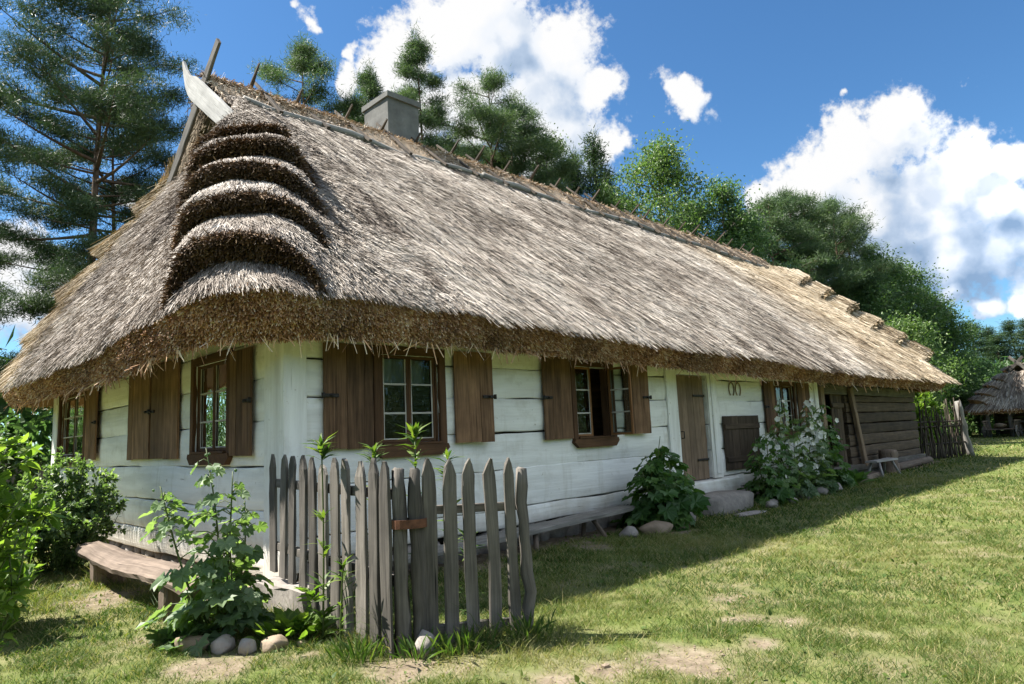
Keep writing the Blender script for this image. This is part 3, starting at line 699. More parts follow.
# back, far end and the floor close the house
mb = MB(); log_wall(mb, 0, YB, 1, XC, XE, [.2, .7, 1.2, 1.7, 2.2, 2.7, 3.1]); mb.build('back_wall', M['wood_barn'], cot)
mb = MB(); log_wall(mb, 1, XE, 1, YF + .15, YB - .15, [.2, .55, .9, 1.25, 1.6, 1.95, 2.3, 2.7, 3.1]); mb.build('end_wall', M['wood_barn'], cot)
mb = MB(); box(mb, (XC + .2, YF + .2, .2), (XE - .2, YB - .2, .34)); box(mb, (XC + .2, YF + .2, 2.85), (XE - .2, YB - .2, 2.95)); mb.build('floor_and_ceiling', M['dark'], cot)
mb = MB(); box(mb, (XC + .3, YF + .75, .36), (XE - .4, YF + .80, 2.83)); mb.build('inner_wall', M['wood_dark'], cot)
# fieldstone footing
mb = MB(); u = XC + .15
while u < XE - .1:
    wdt = rng.uniform(.28, .55); rock(mb, (u + wdt / 2, YF + .10, .08), (wdt * .58, .16, .24), int(rng.integers(999)), .16); u += wdt * .92
u = YF + .15
while u < YB:
    wdt = rng.uniform(.25, .45); rock(mb, (XC + .16, u + wdt / 2, .0), (.14, wdt * .58, .13), int(rng.integers(999)), .16); u += wdt * .92
mb.build('stone_footing', M['stone'], cot)
# barn end: dark logs, doorway, lighter top beam, leaning door post
BD = (17.75, 19.35, .34, 2.33)
mb = log_wall(MB(), 0, YF + .02, -1, XB, XE, [.26, .50, .80, 1.10, 1.40, 1.70, 1.98, 2.16], [BD], jit=.008, gap=.009, sag=.02); mb.build('barn_wall', M['wood_barn'], cot)
mb = MB(); board(mb, (XB, YF + .06, 2.31), (XE + .05, YF + .06, 2.27), .24, .17, (0, 0, 1), n=24, jit=.006); board(mb, (XB, YF + .09, 2.60), (XE + .02, YF + .09, 2.60), .34, .16, (0, 0, 1), n=16, jit=.006); mb.build('wall_beam', M['wood_grey'], cot)
mb = MB(); board(mb, (XB + .1, YF - .03, .24), (XE, YF - .03, .22), .17, .20, (0, 0, 1), n=20, jit=.008); mb.build('sill_log', M['wood_grey'], cot)
mb = MB(); board(mb, (17.62, YF - .03, .3), (17.60, YF - .03, 2.36), .20, .12, (1, 0, 0), n=8); mb.build('door_post', M['wood_door'], cot)
mb = MB(); board(mb, (20.05, YF - .10, .26), (19.55, YF - .07, 2.36), .20, .10, (1, 0, 0), n=9, jit=.004); mb.build('door_post', M['wood_door'], cot)
d = MB()
for q in range(4): board(d, (18.62 + q * .19, YF + .10, .36), (18.62 + q * .19, YF + .10, 2.3), .18, .04, (1, 0, 0))
bd = d.build('barn_door', M['wood_barn'], cot)
for z_ in (.8, 1.9):
    d = MB(); board(d, (18.5, YF + .055, z_), (19.3, YF + .055, z_), .12, .04, (0, 0, 1)); d.build('batten', M['wood_barn'], bd)
mb = MB(); board(mb, (17.30, YF - .02, .28), (17.30, YF - .02, 2.95), .20, .06, (1, 0, 0), n=9); mb.build('corner_board', M['white'], cot)

# ---- windows.  fr(u, z, o): wall-local (along the wall, height, outwards) to world
def FX(u, z, o): return np.array([u, YF - o, z])
def FG(u, z, o): return np.array([XC - o, u, z])
def member(mb, F, u0, z0, u1, z1, o0, o1, jit=.0015, n=5, **k):
    """a bar: rectangle u0..u1, z0..z1 of the wall, o0..o1 outwards"""
    if (u1 - u0) >= (z1 - z0):
        zc = (z0 + z1) / 2; oc = (o0 + o1) / 2; p0, p1 = F(u0, zc, oc), F(u1, zc, oc); A = (0, 0, 1); w = z1 - z0
    else:
        uc = (u0 + u1) / 2; oc = (o0 + o1) / 2; p0, p1 = F(uc, z0, oc), F(uc, z1, oc); A = F(1, 0, 0) - F(0, 0, 0); w = u1 - u0
    return board(mb, p0, p1, w, o1 - o0, A, n=n, jit=jit, **k)
def sash_mesh(F, u0, z0, u1, z1, o):
    """stile frame + pale muntins, three panes high; returns (wood, muntins, glass)"""
    a, b, c = MB(), MB(), MB(); s = .035
    member(a, F, u0, z0, u0 + s, z1, o - .02, o + .02); member(a, F, u1 - s, z0, u1, z1, o - .02, o + .02)
    member(a, F, u0 + s, z0, u1 - s, z0 + s, o - .018, o + .018); member(a, F, u0 + s, z1 - s, u1 - s, z1, o - .018, o + .018)
    for k in (1, 2):
        z = z0 + (z1 - z0) * k / 3; member(b, F, u0 + s, z - .011, u1 - s, z + .011, o - .012, o + .016)
    e = .014
    member(b, F, u0 + s, z0 + s, u0 + s + e, z1 - s, o + .002, o + .012); member(b, F, u1 - s - e, z0 + s, u1 - s, z1 - s, o + .002, o + .012)
    member(b, F, u0 + s + e, z0 + s, u1 - s - e, z0 + s + e, o + .002, o + .012)
    q = [F(u0 + s, z0 + s, o - .004), F(u1 - s, z0 + s, o - .004), F(u1 - s, z1 - s, o - .004), F(u0 + s, z1 - s, o - .004)]
    c.add(q, np.array([(0, 1, 2, 3)]), g=np.array(q))
    return a, b, c
def window(F, op, casing=.10, closed=(True, True), glass_label=None):
    u0, u1, z0, z1 = op
    f = MB(); member(f, F, u0 - casing, z0 - .03, u0, z1 + casing, .0, .055); member(f, F, u1, z0 - .03, u1 + casing, z1 + casing, .0, .055)
    member(f, F, u0, z1, u1, z1 + casing, .0, .052)
    for (a, b) in ((u0, u0 + .03), (u1 - .03, u1)): member(f, F, a, z0, b, z1, -.14, .0)
    w = f.build('window', M['wood_frame'], cot)
    s = MB(); # sill board with sloped ends
    pts = [(u0 - casing, z0 - .03), (u1 + casing, z0 - .03), (u1 + casing + .02, z0 - .08), (u1 + casing - .07, z0 - .165), (u0 - casing + .09, z0 - .165), (u0 - casing - .02, z0 - .08)]
    V = [F(a, b, .0) for a, b in pts] + [F(a, b, .075) for a, b in pts]; k = 6
    s.add(V, [np.arange(6)[::-1], np.arange(6) + 6] + [np.array([i, (i + 1) % 6, (i + 1) % 6 + 6, i + 6]) for i in range(6)], .4)
    member(s, F, u0, z0 - .03, u1, z0, -.12, .085); s.build('sill', M['wood_frame'], w)
    mid = (u0 + u1) / 2
    for i, (a, b) in enumerate(((u0 + .03, mid), (mid, u1 - .03))):
        if closed[i]:
            A, B, C = sash_mesh(F, a + .002, z0 + .004, b - .002, z1 - .004, -.03)
        else:                                  # swung outwards a good quarter turn on its outer stile
            wdt = b - a; ang = math.radians(97); hx = b if i else a; sg = -1 if i else 1
            def FR(u, z, o, hx=hx, sg=sg, ang=ang):
                l = abs(u - hx); return F(hx + sg * l * math.cos(ang) + .0 - sg * o * math.sin(ang), z, .03 + l * math.sin(ang) + o * math.cos(ang))
            A, B, C = sash_mesh(FR, a + .002, z0 + .004, b - .002, z1 - .004, .0)
        A.build('sash', M['wood_orange'] if not all(closed) else M['wood_frame'], w)
        B.build('muntin', M['muntin'], w); C.build('pane', M['glass'], w)
    return w
def shutter(F, u0, u1, z0, z1, n, hinge_left, tilt=0.0, mat='wood_dark', gap=.006, z_in=.03):
    mb = MB(); W_ = u1 - u0; h = u0 if hinge_left else u1; sg = 1 if hinge_left else -1; ca, sa = math.cos(tilt), math.sin(tilt)
    def FR(u, z, o):
        l = (u - h) * sg; return F(h + sg * (l * ca - o * sa), z, .03 + l * sa + o * ca)
    e = np.linspace(u0, u1, n + 1); e[1:-1] += rng.normal(0, W_ * .05, n - 1)
    for a, b in zip(e[:-1], e[1:]):
        dz = rng.uniform(-.006, .006); member(mb, FR, a + gap / 3, z0 + dz, b - gap / 3, z1 + dz * .5, .0, .03 + rng.uniform(0, .006), n=8, jit=.0012)
    s = mb.build('shutter', M[mat], cot)
    ir = MB(); zc = z0 + (z1 - z0) * .5
    lo, hi = (u1 - .17, u1 + .02) if hinge_left else (u0 - .02, u0 + .17)
    member(ir, FR, lo, zc - .02, hi, zc + .02, .036, .05)
    tube(ir, [FR((lo + hi) / 2, zc, .03), FR((lo + hi) / 2, zc, .085)], [.014, .012])
    tube(ir, [FR(hi if hinge_left else lo, zc - .03, .045), FR(hi if hinge_left else lo, zc + .03, .045)], [.02, .02])
    ir.build('hook', M['iron'], s)
    return s
window(FX, W1)
shutter(FX, 3.77, 4.40, 1.42, 2.585, 4, False, .02)
shutter(FX, 5.62, 6.21, 1.42, 2.585, 3, True, math.radians(9))
window(FX, W2, closed=(True, False))
shutter(FX, 7.27, 7.91, 1.40, 2.61, 3, False, .03)
shutter(FX, 9.25, 9.86, 1.42, 2.63, 3, True, math.radians(7))
window(FX, W3)
shutter(FX, 14.35, 14.88, 1.30, 2.42, 3, False, .04); shutter(FX, 16.15, 16.65, 1.30, 2.42, 3, True, math.radians(10))
window(FG, G1)
shutter(FG, 7.36, 7.96, 1.40, 2.60, 3, False, .03)
window(FG, G2, casing=.14)
shutter(FG, 13.38, 14.20, 1.40, 2.66, 3, False, .05)
shutter(FG, 9.62, 10.64, 1.38, 2.72, 2, True, .015); shutter(FG, 10.68, 11.74, 1.38, 2.74, 3, False, .02)
# curtain scraps inside
mb = MB(); n = 40; u = np.linspace(4.54, 5.36, n); zt = np.array([2.48, 2.18])
V = np.stack([np.stack([u, YF + .22 + .02 * np.sin(u * 40), np.full(n, z)], 1) for z in zt]).reshape(-1, 3); k = np.arange(n - 1)
mb.add(V, np.stack([k, k + 1, k + 1 + n, k + n], 1)); mb.build('curtain', M['curtain'], cot)

# ---- house door, frame, half door, horseshoes
d = MB(); e = np.linspace(DR[0] + .02, DR[1] - .02, 6); e[1:-1] += rng.normal(0, .015, 4)
for a, b in zip(e[:-1], e[1:]): member(d, FX, a + .003, DR[2] + .02, b - .003, DR[3] - .01, -.075, -.04 + rng.uniform(0, .008), n=9)
door = d.build('door', M['wood_door'], cot)
for z_ in (.86, 2.06):
    ir = MB(); member(ir, FX, 11.55, z_, 11.95, z_ + .04, -.03, -.015); ir.build('hinge', M['iron'], door)
ir = MB(); tube(ir, [FX(11.05, 1.42, -.03), FX(11.05, 1.42, .03), FX(11.05, 1.30, .03), FX(11.05, 1.30, -.03)], .010 * np.ones(4)); ir.build('handle', M['iron'], door)
f = MB(); member(f, FX, 10.55, .30, 10.89, 2.95, .0, .05, n=9); f.build('door_frame', M['white'], cot)
f = MB(); member(f, FX, 11.99, .52, 12.34, 2.95, .0, .05, n=9); member(f, FX, 12.08, .60, 12.24, 2.5, .05, .075, n=9); f.build('door_frame', M['white'], cot)
f = MB(); member(f, FX, 10.89, 2.47, 11.99, 2.60, .0, .05, n=6); f.build('door_frame', M['white'], cot)
f = MB(); member(f, FX, 10.3, .22, 12.75, .50, -.05, .16, n=12); f.build('threshold_beam', M['white'], cot)
h = MB(); e = np.linspace(12.48, 14.0, 6)
for a, b in zip(e[:-1], e[1:]): member(h, FX, a + .003, .62, b - .003, 1.68, .03, .06, n=6)
hd = h.build('half_door', M['wood_barn'], cot)
for z_ in (.78, 1.42):
    h = MB(); member(h, FX, 12.5, z_, 13.98, z_ + .1, .06, .085); h.build('batten', M['wood_barn'], hd)
for uc in (12.98, 13.26):
    a = np.radians(np.linspace(-58, 238, 22)); h = MB()
    pts = np.array([FX(uc + .105 * math.cos(q), 2.22 + .14 * math.sin(q), .03) for q in a])
    tube(h, pts, np.full(22, .012), 6); h.build('horseshoe', M['wood_door'], cot)

# ---- thatched roof
def ez(x): return 2.95 - .16 * min(max((x - 6) / 10, 0), 1)
RX0, RX1, RY, RZ = 4.42, 25.4, 11.7, 7.93
X0, X1, Y0, Y1 = 2.36, 27.25, 5.86, 17.55
def arc(cx, cy, r, a0, a1, n): return [(cx + r * math.cos(math.radians(a)), cy + r * math.sin(math.radians(a))) for a in np.linspace(a0, a1, n)]
ctrl = [((25.0, Y1, 2.8), (25.0, RY + .05, RZ), 0), ((5.2, Y1, 2.95), (RX0, RY + .05, RZ), 0), ((4.4, Y1, 2.95), (RX0 - .02, 13.6, 6.5), 1)]
for i, (x, y) in enumerate(arc(3.66, 16.25, 1.3, 90, 180, 7)): ctrl.append(((x, y, 2.93), (4.40, 13.55 - .03 * i, 6.45), 1))
ctrl.append(((X0, 15.1, 2.86), (4.40, 12.9, 6.50), 0)); ctrl.append(((X0, 9.2, 2.84), (4.40, 11.1, 6.60), 1))
for i, (x, y) in enumerate(arc(3.86, 7.36, 1.5, 180, 270, 9)): ctrl.append(((x, y, 2.88 + .07 * i / 8), (4.36 + .05 * i / 8, 10.75 - .05 * i, 6.70 + .04 * i), 1))
ctrl.append(((4.25, Y0, 2.95), (4.42, 10.85, 7.2), 1)); ctrl.append(((4.7, Y0, 2.95), (RX0, RY, RZ), 1)); ctrl.append(((5.6, Y0, 2.95), (5.5, RY, RZ), 0))
for x in np.arange(6.5, 24.9, 1.0): ctrl.append(((x, Y0, ez(x)), (x, RY, RZ), 0))
ctrl.append(((25.0, Y0, ez(25)), (24.9, RY, RZ), 1)); ctrl.append(((26.0, Y0, ez(26)), (RX1, RY, RZ), 1))
for i, (x, y) in enumerate(arc(26.35, 6.76, .9, 270, 360, 6)): ctrl.append(((x, y, 2.79), (RX1 + .06 + .02 * i, RY + .0, RZ - .1 - .05 * i), 1))
ctrl.append(((X1, 9, 2.8), (25.9, 11.0, 7.0), 0)); ctrl.append(((X1, 14.5, 2.8), (25.9, 12.4, 7.0), 0)); ctrl.append(((26.2, Y1, 2.8), (25.5, 12.0, RZ - .1), 0)); ctrl.append(((25.0, Y1, 2.8), (25.0, RY + .05, RZ), 0))
HIPS = [dict(a=(2.80, 6.30), b=(4.40, 10.45), sx=1, sy=1, wx=(.62, .98), wy=(.95, 1.05), vk=[-.03, .135, .31, .46, .61, .73], th=.33, th0=.12, tk=[1, .85, 1.0, .9, 1.0, .65], droop=.12),
        dict(a=(2.80, 17.1), b=(4.40, 13.5), sx=1, sy=-1, wx=(1.5, 1.0), wy=(1.3, .8), vk=[-9, .2, .4, .6, .8], th=.20),
        dict(a=(26.9, 6.2), b=(25.6, 10.7), sx=-1, sy=1, wx=(1.1, 1.1), wy=(1.4, 1.4), vk=[-9, .13, .29, .45, .61, .77, .93], th=.46, droop=.03)]
TH = Thatch(ctrl, HIPS, thick=.39, inset=.25, vstep=.05)
mb = MB(); TH.mesh(mb, 1, 2, 4)
q = lambda i: i / (TH.nu - 1)
def near_i(x, y): return int(np.argmin(np.hypot(TH.E[:, 0] - x, TH.E[:, 1] - y)))
iC0, iC1, iG0, iR0, iF0, iF1 = near_i(X0, 9.1), near_i(5.4, Y0), near_i(X0, 15.0), near_i(4.6, Y1), near_i(25.2, Y0), near_i(X1, 8.5)
TH.straw(mb, 12000, (0, q(iR0)), m=1, wmul=1.5)                          # back slope
TH.straw(mb, 22000, (q(iR0), q(iG0) + .005), m=3, L=(.3, .65), lift=.06)   # rear hip, golden layered straw
TH.straw(mb, 130000, (q(iG0), q(iC0)), m=1, L=(.2, .6), lift=.05, ang=.12)       # gable slope
TH.straw(mb, 160000, (q(iC0), q(iC1)), m=1, L=(.16, .40), lift=.035, bright=.06)      # near hip
TH.straw(mb, 330000, (q(iC1), q(iF1)), m=0, L=(.25, .85), lift=.035, ang=.09, sway=.4)       # front slope
TH.straw(mb, 3000, (q(iF1), 1), m=1, wmul=1.5)
TH.straw(mb, 14000, (q(iG0), q(iF1)), (0.0, .018), m=1, L=(.10, .26), lift=.025, hang=.25)  # fringe over the eave
TH.eave_butts(mb, 100000, (q(iR0), q(iF1)), m=2)
TH.step_butts(mb, 95000, (q(iC0), q(iC1)), m=4); TH.step_butts(mb, 6000, (q(iF0), q(iF1)), m=3)
roof = mb.build('thatched_roof', [M['straw'], M['straw_hip'], M['butt'], M['gold'], M['butt_dark']], cot)

# ridge cap of laid straw, its poles and crossed pegs
mb = MB(); xs = np.arange(RX0 - .05, 26.0, .2); prof = [(-.95, -.83), (-.6, -.44), (-.25, -.06), (0, .07), (.25, -.06), (.6, -.44), (.95, -.83)]
V = np.array([[(x, RY + a * .9, RZ + .06 + b * .92 + (vnoise(np.array([[x, a, 0.]]), 1.4, 7)[0] - .5) * .12) for a, b in prof] for x in xs]); k = len(prof)
b = np.arange(len(xs) - 1)[:, None] * k + np.arange(k - 1)[None]
mb.add(V.reshape(-1, 3), np.stack([b, b + 1, b + k + 1, b + k], -1).reshape(-1, 4), .5)
n = 30000; x = rng.uniform(RX0 - .1, 26.0, n); x = np.where(rng.uniform(size=n) < .6, RX0 - .1 + (x - RX0) * .55, x); a = rng.normal(-.12, .42, n).clip(-.98, .98)
zz = np.interp(a, [p[0] for p in prof], [p[1] for p in prof]); P = np.stack([x, RY + a * .9, RZ + .075 + zz * .92], 1)
sl_ = np.sign(a) * np.clip(np.abs(a) * 1.6, 0, .9); D = np.stack([rng.normal(0, .7, n), rng.normal(0, .3, n) + np.where(a < 0, -1, 1) * .8, -np.abs(sl_) + rng.normal(.05, .22, n)], 1)
leaves(mb, P, nrm(D), np.stack([np.zeros(n), np.sign(a) * .5, np.ones(n)], 1) + rng.normal(0, .5, (n, 3)), rng.uniform(.10, .30, n), (np.array([(-.5, .03, 0), (-.5, -.03, 0), (.5, -.02, .0), (.5, .02, .0)]), np.array([(0, 1, 2, 3)])), np.clip(rng.beta(2, 1.7, n), 0, 1))
mb.build('ridge_cap', M['ridge'], roof)
for sy in (-1, 1):
    mb = MB(); cuts = [4.85, 10.4, 16.2, 21.4, 25.6]
    for a, b in zip(cuts[:-1], cuts[1:]):
        xx = np.linspace(a - .15, b + .15, 12); off = rng.uniform(-.02, .02)
        pts = np.stack([xx, np.full(12, RY + sy * .80) + off, RZ - .555 + off + .03 * np.sin(xx * 1.3) + .02 * rng.normal(size=12)], 1)
        tube(mb, pts, np.linspace(.075, .055, 12), 7, jit=.003)
    mb.build('ridge_pole', M['wood_silver'], roof)
xp = 5.25
while xp < 25.4:
    mb = MB(); l = rng.uniform(.22, .46); s_ = rng.choice([-1, 1]) * .035
    for sy in (-1, 1):
        p0 = np.array([xp + s_ * sy, RY + sy * 1.02, RZ - .66]); ap = np.array([xp + s_ * sy, RY, RZ + .22]); d_ = nrm(ap - p0)
        p1 = ap + d_ * l * rng.uniform(.7, 1.2) + rng.normal(0, .03, 3)
        sweep(mb, line(p0, p1, 6), np.array([.07, .08, .085, .08, .065, .022]), .045, (1, 0, 0), jit=.003)
    mb.build('ridge_peg', M['stick'], roof); xp += rng.uniform(.80, 1.0)

# gablet: straw filled triangle, two crossed verge boards
mb = MB(); tri = [(4.62, 10.2, 6.45), (4.62, 13.5, 6.25), (4.62, RY, RZ - .02)]
mb.add(tri, np.array([(0, 1, 2)]), .3)
n = 9000; bb = rng.dirichlet((1, 1, 1), n); P = bb @ np.array(tri); P[:, 0] -= rng.uniform(0, .05, n)
leaves(mb, P, nrm(np.stack([rng.normal(-.35, .25, n), rng.normal(.0, .35, n), np.full(n, -1.)], 1)), (-1, 0, .2), rng.uniform(.2, .45, n), TRI if False else (np.array([(-.5, .02, 0), (-.5, -.02, 0), (.5, -.015, .0), (.5, .015, .0)]), np.array([(0, 1, 2, 3)])), rng.beta(2, 2, n))
# bundled rolls of straw under the back verge
for q_ in range(7):
    f_ = q_ / 6; c0 = np.array([4.52, RY + .12 + f_ * 2.0, RZ - .22 - f_ * 1.52]); n = 900
    P = c0 + rng.normal(0, 1, (n, 3)) * np.array([.05, .14, .12]); leaves(mb, P, nrm(np.stack([np.full(n, -.15) + rng.normal(0, .15, n), rng.normal(.5, .25, n), np.full(n, -.75)], 1)), (-1, 0, .3), rng.uniform(.18, .36, n), (np.array([(-.5, .03, 0), (-.5, -.03, 0), (.5, -.02, .0), (.5, .02, .0)]), np.array([(0, 1, 2, 3)])), rng.beta(2, 2, n))
mb.build('gablet', M['gold'], roof)
mb = MB(); p0 = np.array([4.27, 13.65, 6.02]); p1 = np.array([4.27, 10.9, 8.32]); n = 14
pts = line(p0, p1, n); sweep(mb, pts, np.concatenate([np.linspace(.22, .26, 10), [.24, .21, .19, .17]]), .05, nrm(np.cross(p1 - p0, (1, 0, 0))), jit=.003)
mb.build('verge_board', M['wood_grey'], roof)
mb = MB(); n = 16; f_ = np.linspace(0, 1, n); pts = np.stack([np.full(n, 4.17), 10.10 + f_ * 2.18, 6.52 + f_ * 1.68], 1)
pts[:, 2] += np.where(f_ > .80, (f_ - .80) ** 2 * 7.0, 0); pts[:, 1] -= np.where(f_ > .86, (f_ - .86) * .35, 0)
wd = np.interp(f_, [0, .3, .72, .80, .9, 1], [.34, .38, .42, .34, .20, .05])
sweep(mb, pts, wd, .045, nrm(np.cross(pts[8] - pts[0], (1, 0, 0))), jit=.002); mb.build('verge_board', M['wood_pale'], roof)

# chimney
mb = MB(); box(mb, (8.48, 12.02, 7.2), (9.34, 12.98, 9.18), jit=.003, n=8); ch = mb.build('chimney', M['concrete'], cot)
mb = MB(); box(mb, (8.44, 11.97, 9.18), (9.38, 13.03, 9.31), jit=.003, n=4); box(mb, (8.62, 12.2, 9.31), (9.2, 12.8, 9.34)); mb.build('chimney_cap', M['concrete'], ch)
# ------------------------------------------------------------------ picket fence and wicket gate
def picket(mb, x, y, zb, zt, w, th, A, lean=0.0, tip=.10, flat=False):
    A = np.array(A, float); dx = lean
    zz = np.array([zb, zb + .25, zb + .5, zb + .75, zt - tip - .12, zt - tip]); zz.sort()
    zs = list(zz) + [zt - tip * .35, zt]; ws = [w * rng.uniform(.94, 1.05) for _ in zz] + ([w * .55, w * .12] if not flat else [w * .97, w * .9])
    tw = rng.normal(0, .010); f = (np.array(zs) - zb) / (zt - zb); bow = rng.normal(0, .008) * np.sin(f * PI)
    pts = np.stack([x + A[0] * (dx * f + bow), y + A[1] * (dx * f + bow), np.array(zs)], 1)
    pts[-1] += A * tw; pts[-2] += A * tw * .6
    return sweep(mb, pts, np.array(ws), th, A, jit=.0035)
fen = thing('picket_fence', 'grey weathered picket fence of tight pointed pales running out from the house corner', 'fence', (3.0, 5.3, 0))
RUN = [(3.170,6.557,1.405,.30),(3.136,6.293,1.397,.28),(3.106,6.054,1.386,.26),(3.071,5.785,1.394,.05),(3.039,5.533,1.374,.02),(3.010,5.306,1.308,.0),(2.982,5.082,1.367,.0),(2.951,4.840,1.361,.0),(2.921,4.607,1.339,.0),(2.894,4.394,1.36,.0),(2.869,4.201,1.339,.0)]
AR = nrm(np.array([.30, 2.35, 0]))
for k, (x, y, zt, zb) in enumerate(RUN):
    mb = MB(); picket(mb, x, y, z0(x, y) + zb - .02, zt, rng.uniform(.135, .165), .026, AR, rng.normal(0, .022), rng.uniform(.08, .14)); mb.build('picket', M['wood_grey'], fen)
for zc in (.52, 1.12):
    mb = MB(); board(mb, (3.205, 6.62, zc), (2.93, 4.12, zc - .02), .075, .05, (0, 0, 1), n=9, jit=.003); mb.build('rail', M['wood_grey'], fen)
mb = MB(); box(mb, (2.98, 5.62, -.05), (3.20, 6.62, .23), jit=.012, n=6); mb.build('footing', M['stone'], fen)
mb = MB(); pts = np.stack([np.linspace(2.95, 2.935, 9), np.full(9, 4.13), np.linspace(-.1, 1.285, 9)], 1); tube(mb, pts, np.array([.05, .052, .054, .05, .05, .052, .048, .05, .038]), 9, jit=.007)
mb.build('post', M['wood_grey'], fen)

gate = thing('wicket_gate', 'wicket gate of five wide spaced pointed pales hung on the post with a rusty ring', 'gate', (3.35, 3.92, 0))
AG = nrm(np.array([.72, -.35, 0]))
for k, (x, y, zt, w, zb) in enumerate([(3.125,4.03,1.344,.105,.03),(3.259,3.964,1.329,.102,.04),(3.399,3.897,1.328,.092,.05),(3.548,3.824,1.319,.092,.05),(3.689,3.756,1.317,.080,.04)]):
    mb = MB(); picket(mb, x, y, zb, zt, w, .026, AG, rng.normal(.0, .012), .115); mb.build('picket', M['wood_grey'], gate)
mb = MB(); pts = line((3.785, 3.715, -.06), (3.772, 3.722, 1.235), 11); pts += rng.normal(0, .008, pts.shape) * [1, 1, 0]; pts[-2:, 0] += .012; tube(mb, pts, np.array([.048, .046, .044, .046, .05, .044, .042, .04, .042, .045, .04]), 8, jit=.004); mb.build('end_post', M['wood_grey'], gate)
mb = MB(); pts = line((3.045, 4.065, .02), (3.035, 4.07, 1.28), 10); pts += rng.normal(0, .004, pts.shape) * [1, 1, 0]; tube(mb, pts, np.array([.055, .056, .046, .05, .046, .05, .044, .05, .048, .036]), 8, jit=.008); mb.build('hinge_post', M['wood_grey'], gate)
for zc in (.13, .965):
    mb = MB(); d = np.array([.035 * .44, .035 * .9, 0]); board(mb, np.array((3.03, 4.08, zc + .01)) + d, np.array((3.79, 3.72, zc - .012)) + d, .062, .045, (0, 0, 1), n=9, jit=.003); mb.build('rail', M['wood_grey'], gate)
mb = MB(); a = np.linspace(0, 2 * PI, 25); ax = nrm(np.array([.1, -.065, 0])); bx_ = np.array([.065, .1, 0]); bx_ = nrm(bx_)
pts = np.array([np.array([2.993, 4.097, .895]) + ax * .128 * math.cos(q_) + bx_ * .082 * math.sin(q_) for q_ in a])
sweep(mb, pts, .062, .006, (0, 0, 1), prof=np.array([(-.5, -.5), (.5, -.5), (.5, .5), (-.5, .5)]), caps=False); mb.build('hinge_ring', M['rust'], gate)
mb = MB(); rock(mb, (3.03, 3.98, .07), (.11, .09, .13), 71, .2); tag(mb.build('stone', M['stone'], None, (3.03, 3.98, .0)), 'dark upright stone at the foot of the ringed gate post', 'stone')

# ------------------------------------------------------------------ benches
bn = thing('half_log_bench', 'low rustic bench of a split log on two slab legs along the gable wall', 'bench', (2.38, 8.0, 0))
mb = MB(); n = 26; yy = np.linspace(6.05, 9.95, n); f_ = np.linspace(0, 1, n)
prof = np.array([(-.5, .1), (-.47, .36), (-.3, .47), (0, .5), (.3, .47), (.47, .36), (.5, .1), (.38, -.25), (.15, -.46), (-.15, -.46), (-.38, -.25)])
edge = (vnoise(np.stack([yy, yy * 0, yy * 0], 1), 1.7, 3) - .5) * .08
wd = .38 + edge; wd[-1] *= .45; wd[-2] *= .8; wd[-3] *= .93
th_ = np.full(n, .16); th_[-1] = .07; th_[-2] = .12
pts = np.stack([2.36 + (vnoise(np.stack([yy, yy * 0 + 3, yy * 0], 1), .9, 5) - .5) * .05, yy, .345 + .02 * np.sin(yy * 2.1)], 1)
sweep(mb, pts, wd, th_, (1, 0, 0), prof=prof[::-1], jit=.004, smooth=False); mb.build('seat', M['wood_bench'], bn)
for y in (6.75, 9.02):
    mb = MB(); board(mb, (2.38, y, -.06), (2.38, y, .30), .34, .15, (1, 0, 0), n=5, jit=.005); mb.build('leg', M['wood_bench'], bn)
bf = thing('plank_bench', 'long narrow grey plank bench standing against the white front wall', 'bench', (6.6, 6.3, 0))
mb = MB(); board(mb, (4.35, 6.34, .20), (8.75, 6.34, .325), .36, .06, (0, 1, 0), n=18, jit=.004); mb.build('seat', M['wood_silver'], bf)
for x, zt in ((4.9, .18), (6.55, .23), (7.75, .26)):
    for sy in (-1, 1):
        mb = MB(); tube(mb, line((x + sy * .04 + (.28 if sy < 0 and x > 7 else 0), 6.34 + sy * .15, -.06), (x + .02, 6.34 + sy * .08, zt), 4), [.04, .037, .035, .035], 7, jit=.002); mb.build('leg', M['wood_bench'], bf)

# ------------------------------------------------------------------ stones
def stone(x, y, size, mat, label, seed, group=None, rot=0.0, dz=.0, name='stone'):
    size = tuple(np.array(size) * [.92, .92, .80])
    mb = MB(); z = z0(x, y); rock(mb, (x, y, z + size[2] * .45 + dz), size, seed, .27, rot)
    return tag(mb.build(name, M[mat], None, (x, y, z)), label, 'stone', group)
RING = 'stones edging the bed of the tall mallow'
stone(2.04, 5.55, (.165, .10, .10), 'stone_warm', 'wide tan stone under the mallow, leftmost of the bed edging', 1, RING, -.7)
stone(2.19, 5.33, (.115, .10, .105), 'stone_pink', 'pale pinkish boulder with rough flat top in the middle of the bed edging', 2, RING, .2)
stone(2.285, 5.155, (.085, .08, .10), 'stone_pink', 'small pale stone squeezed between the pinkish boulder and the brown one', 3, RING, .9)
stone(2.43, 5.03, (.135, .095, .095), 'stone_warm', 'smooth light brown stone at the right end of the bed edging', 4, RING, -.5)
stone(2.60, 4.93, (.05, .04, .04), 'stone_warm', 'tiny brown pebble right of the smooth light brown stone', 5, RING)
stone(2.55, 10.15, (.11, .09, .07), 'stone_pink', 'flat pale stone on bare earth behind the far leg of the half log bench', 6)
stone(2.72, 9.75, (.12, .10, .12), 'stone_warm', 'reddish round stone by the wall behind the half log bench', 7)
FR = 'fieldstones along the foot of the front wall'
stone(8.10, 5.90, (.17, .14, .15), 'stone', 'dark grey rounded boulder left of the big leafy mallow foot', 11, FR)
stone(8.52, 5.72, (.30, .19, .17), 'stone_warm', 'broad brownish boulder right under the big leafy mallow', 12, FR, -.6)
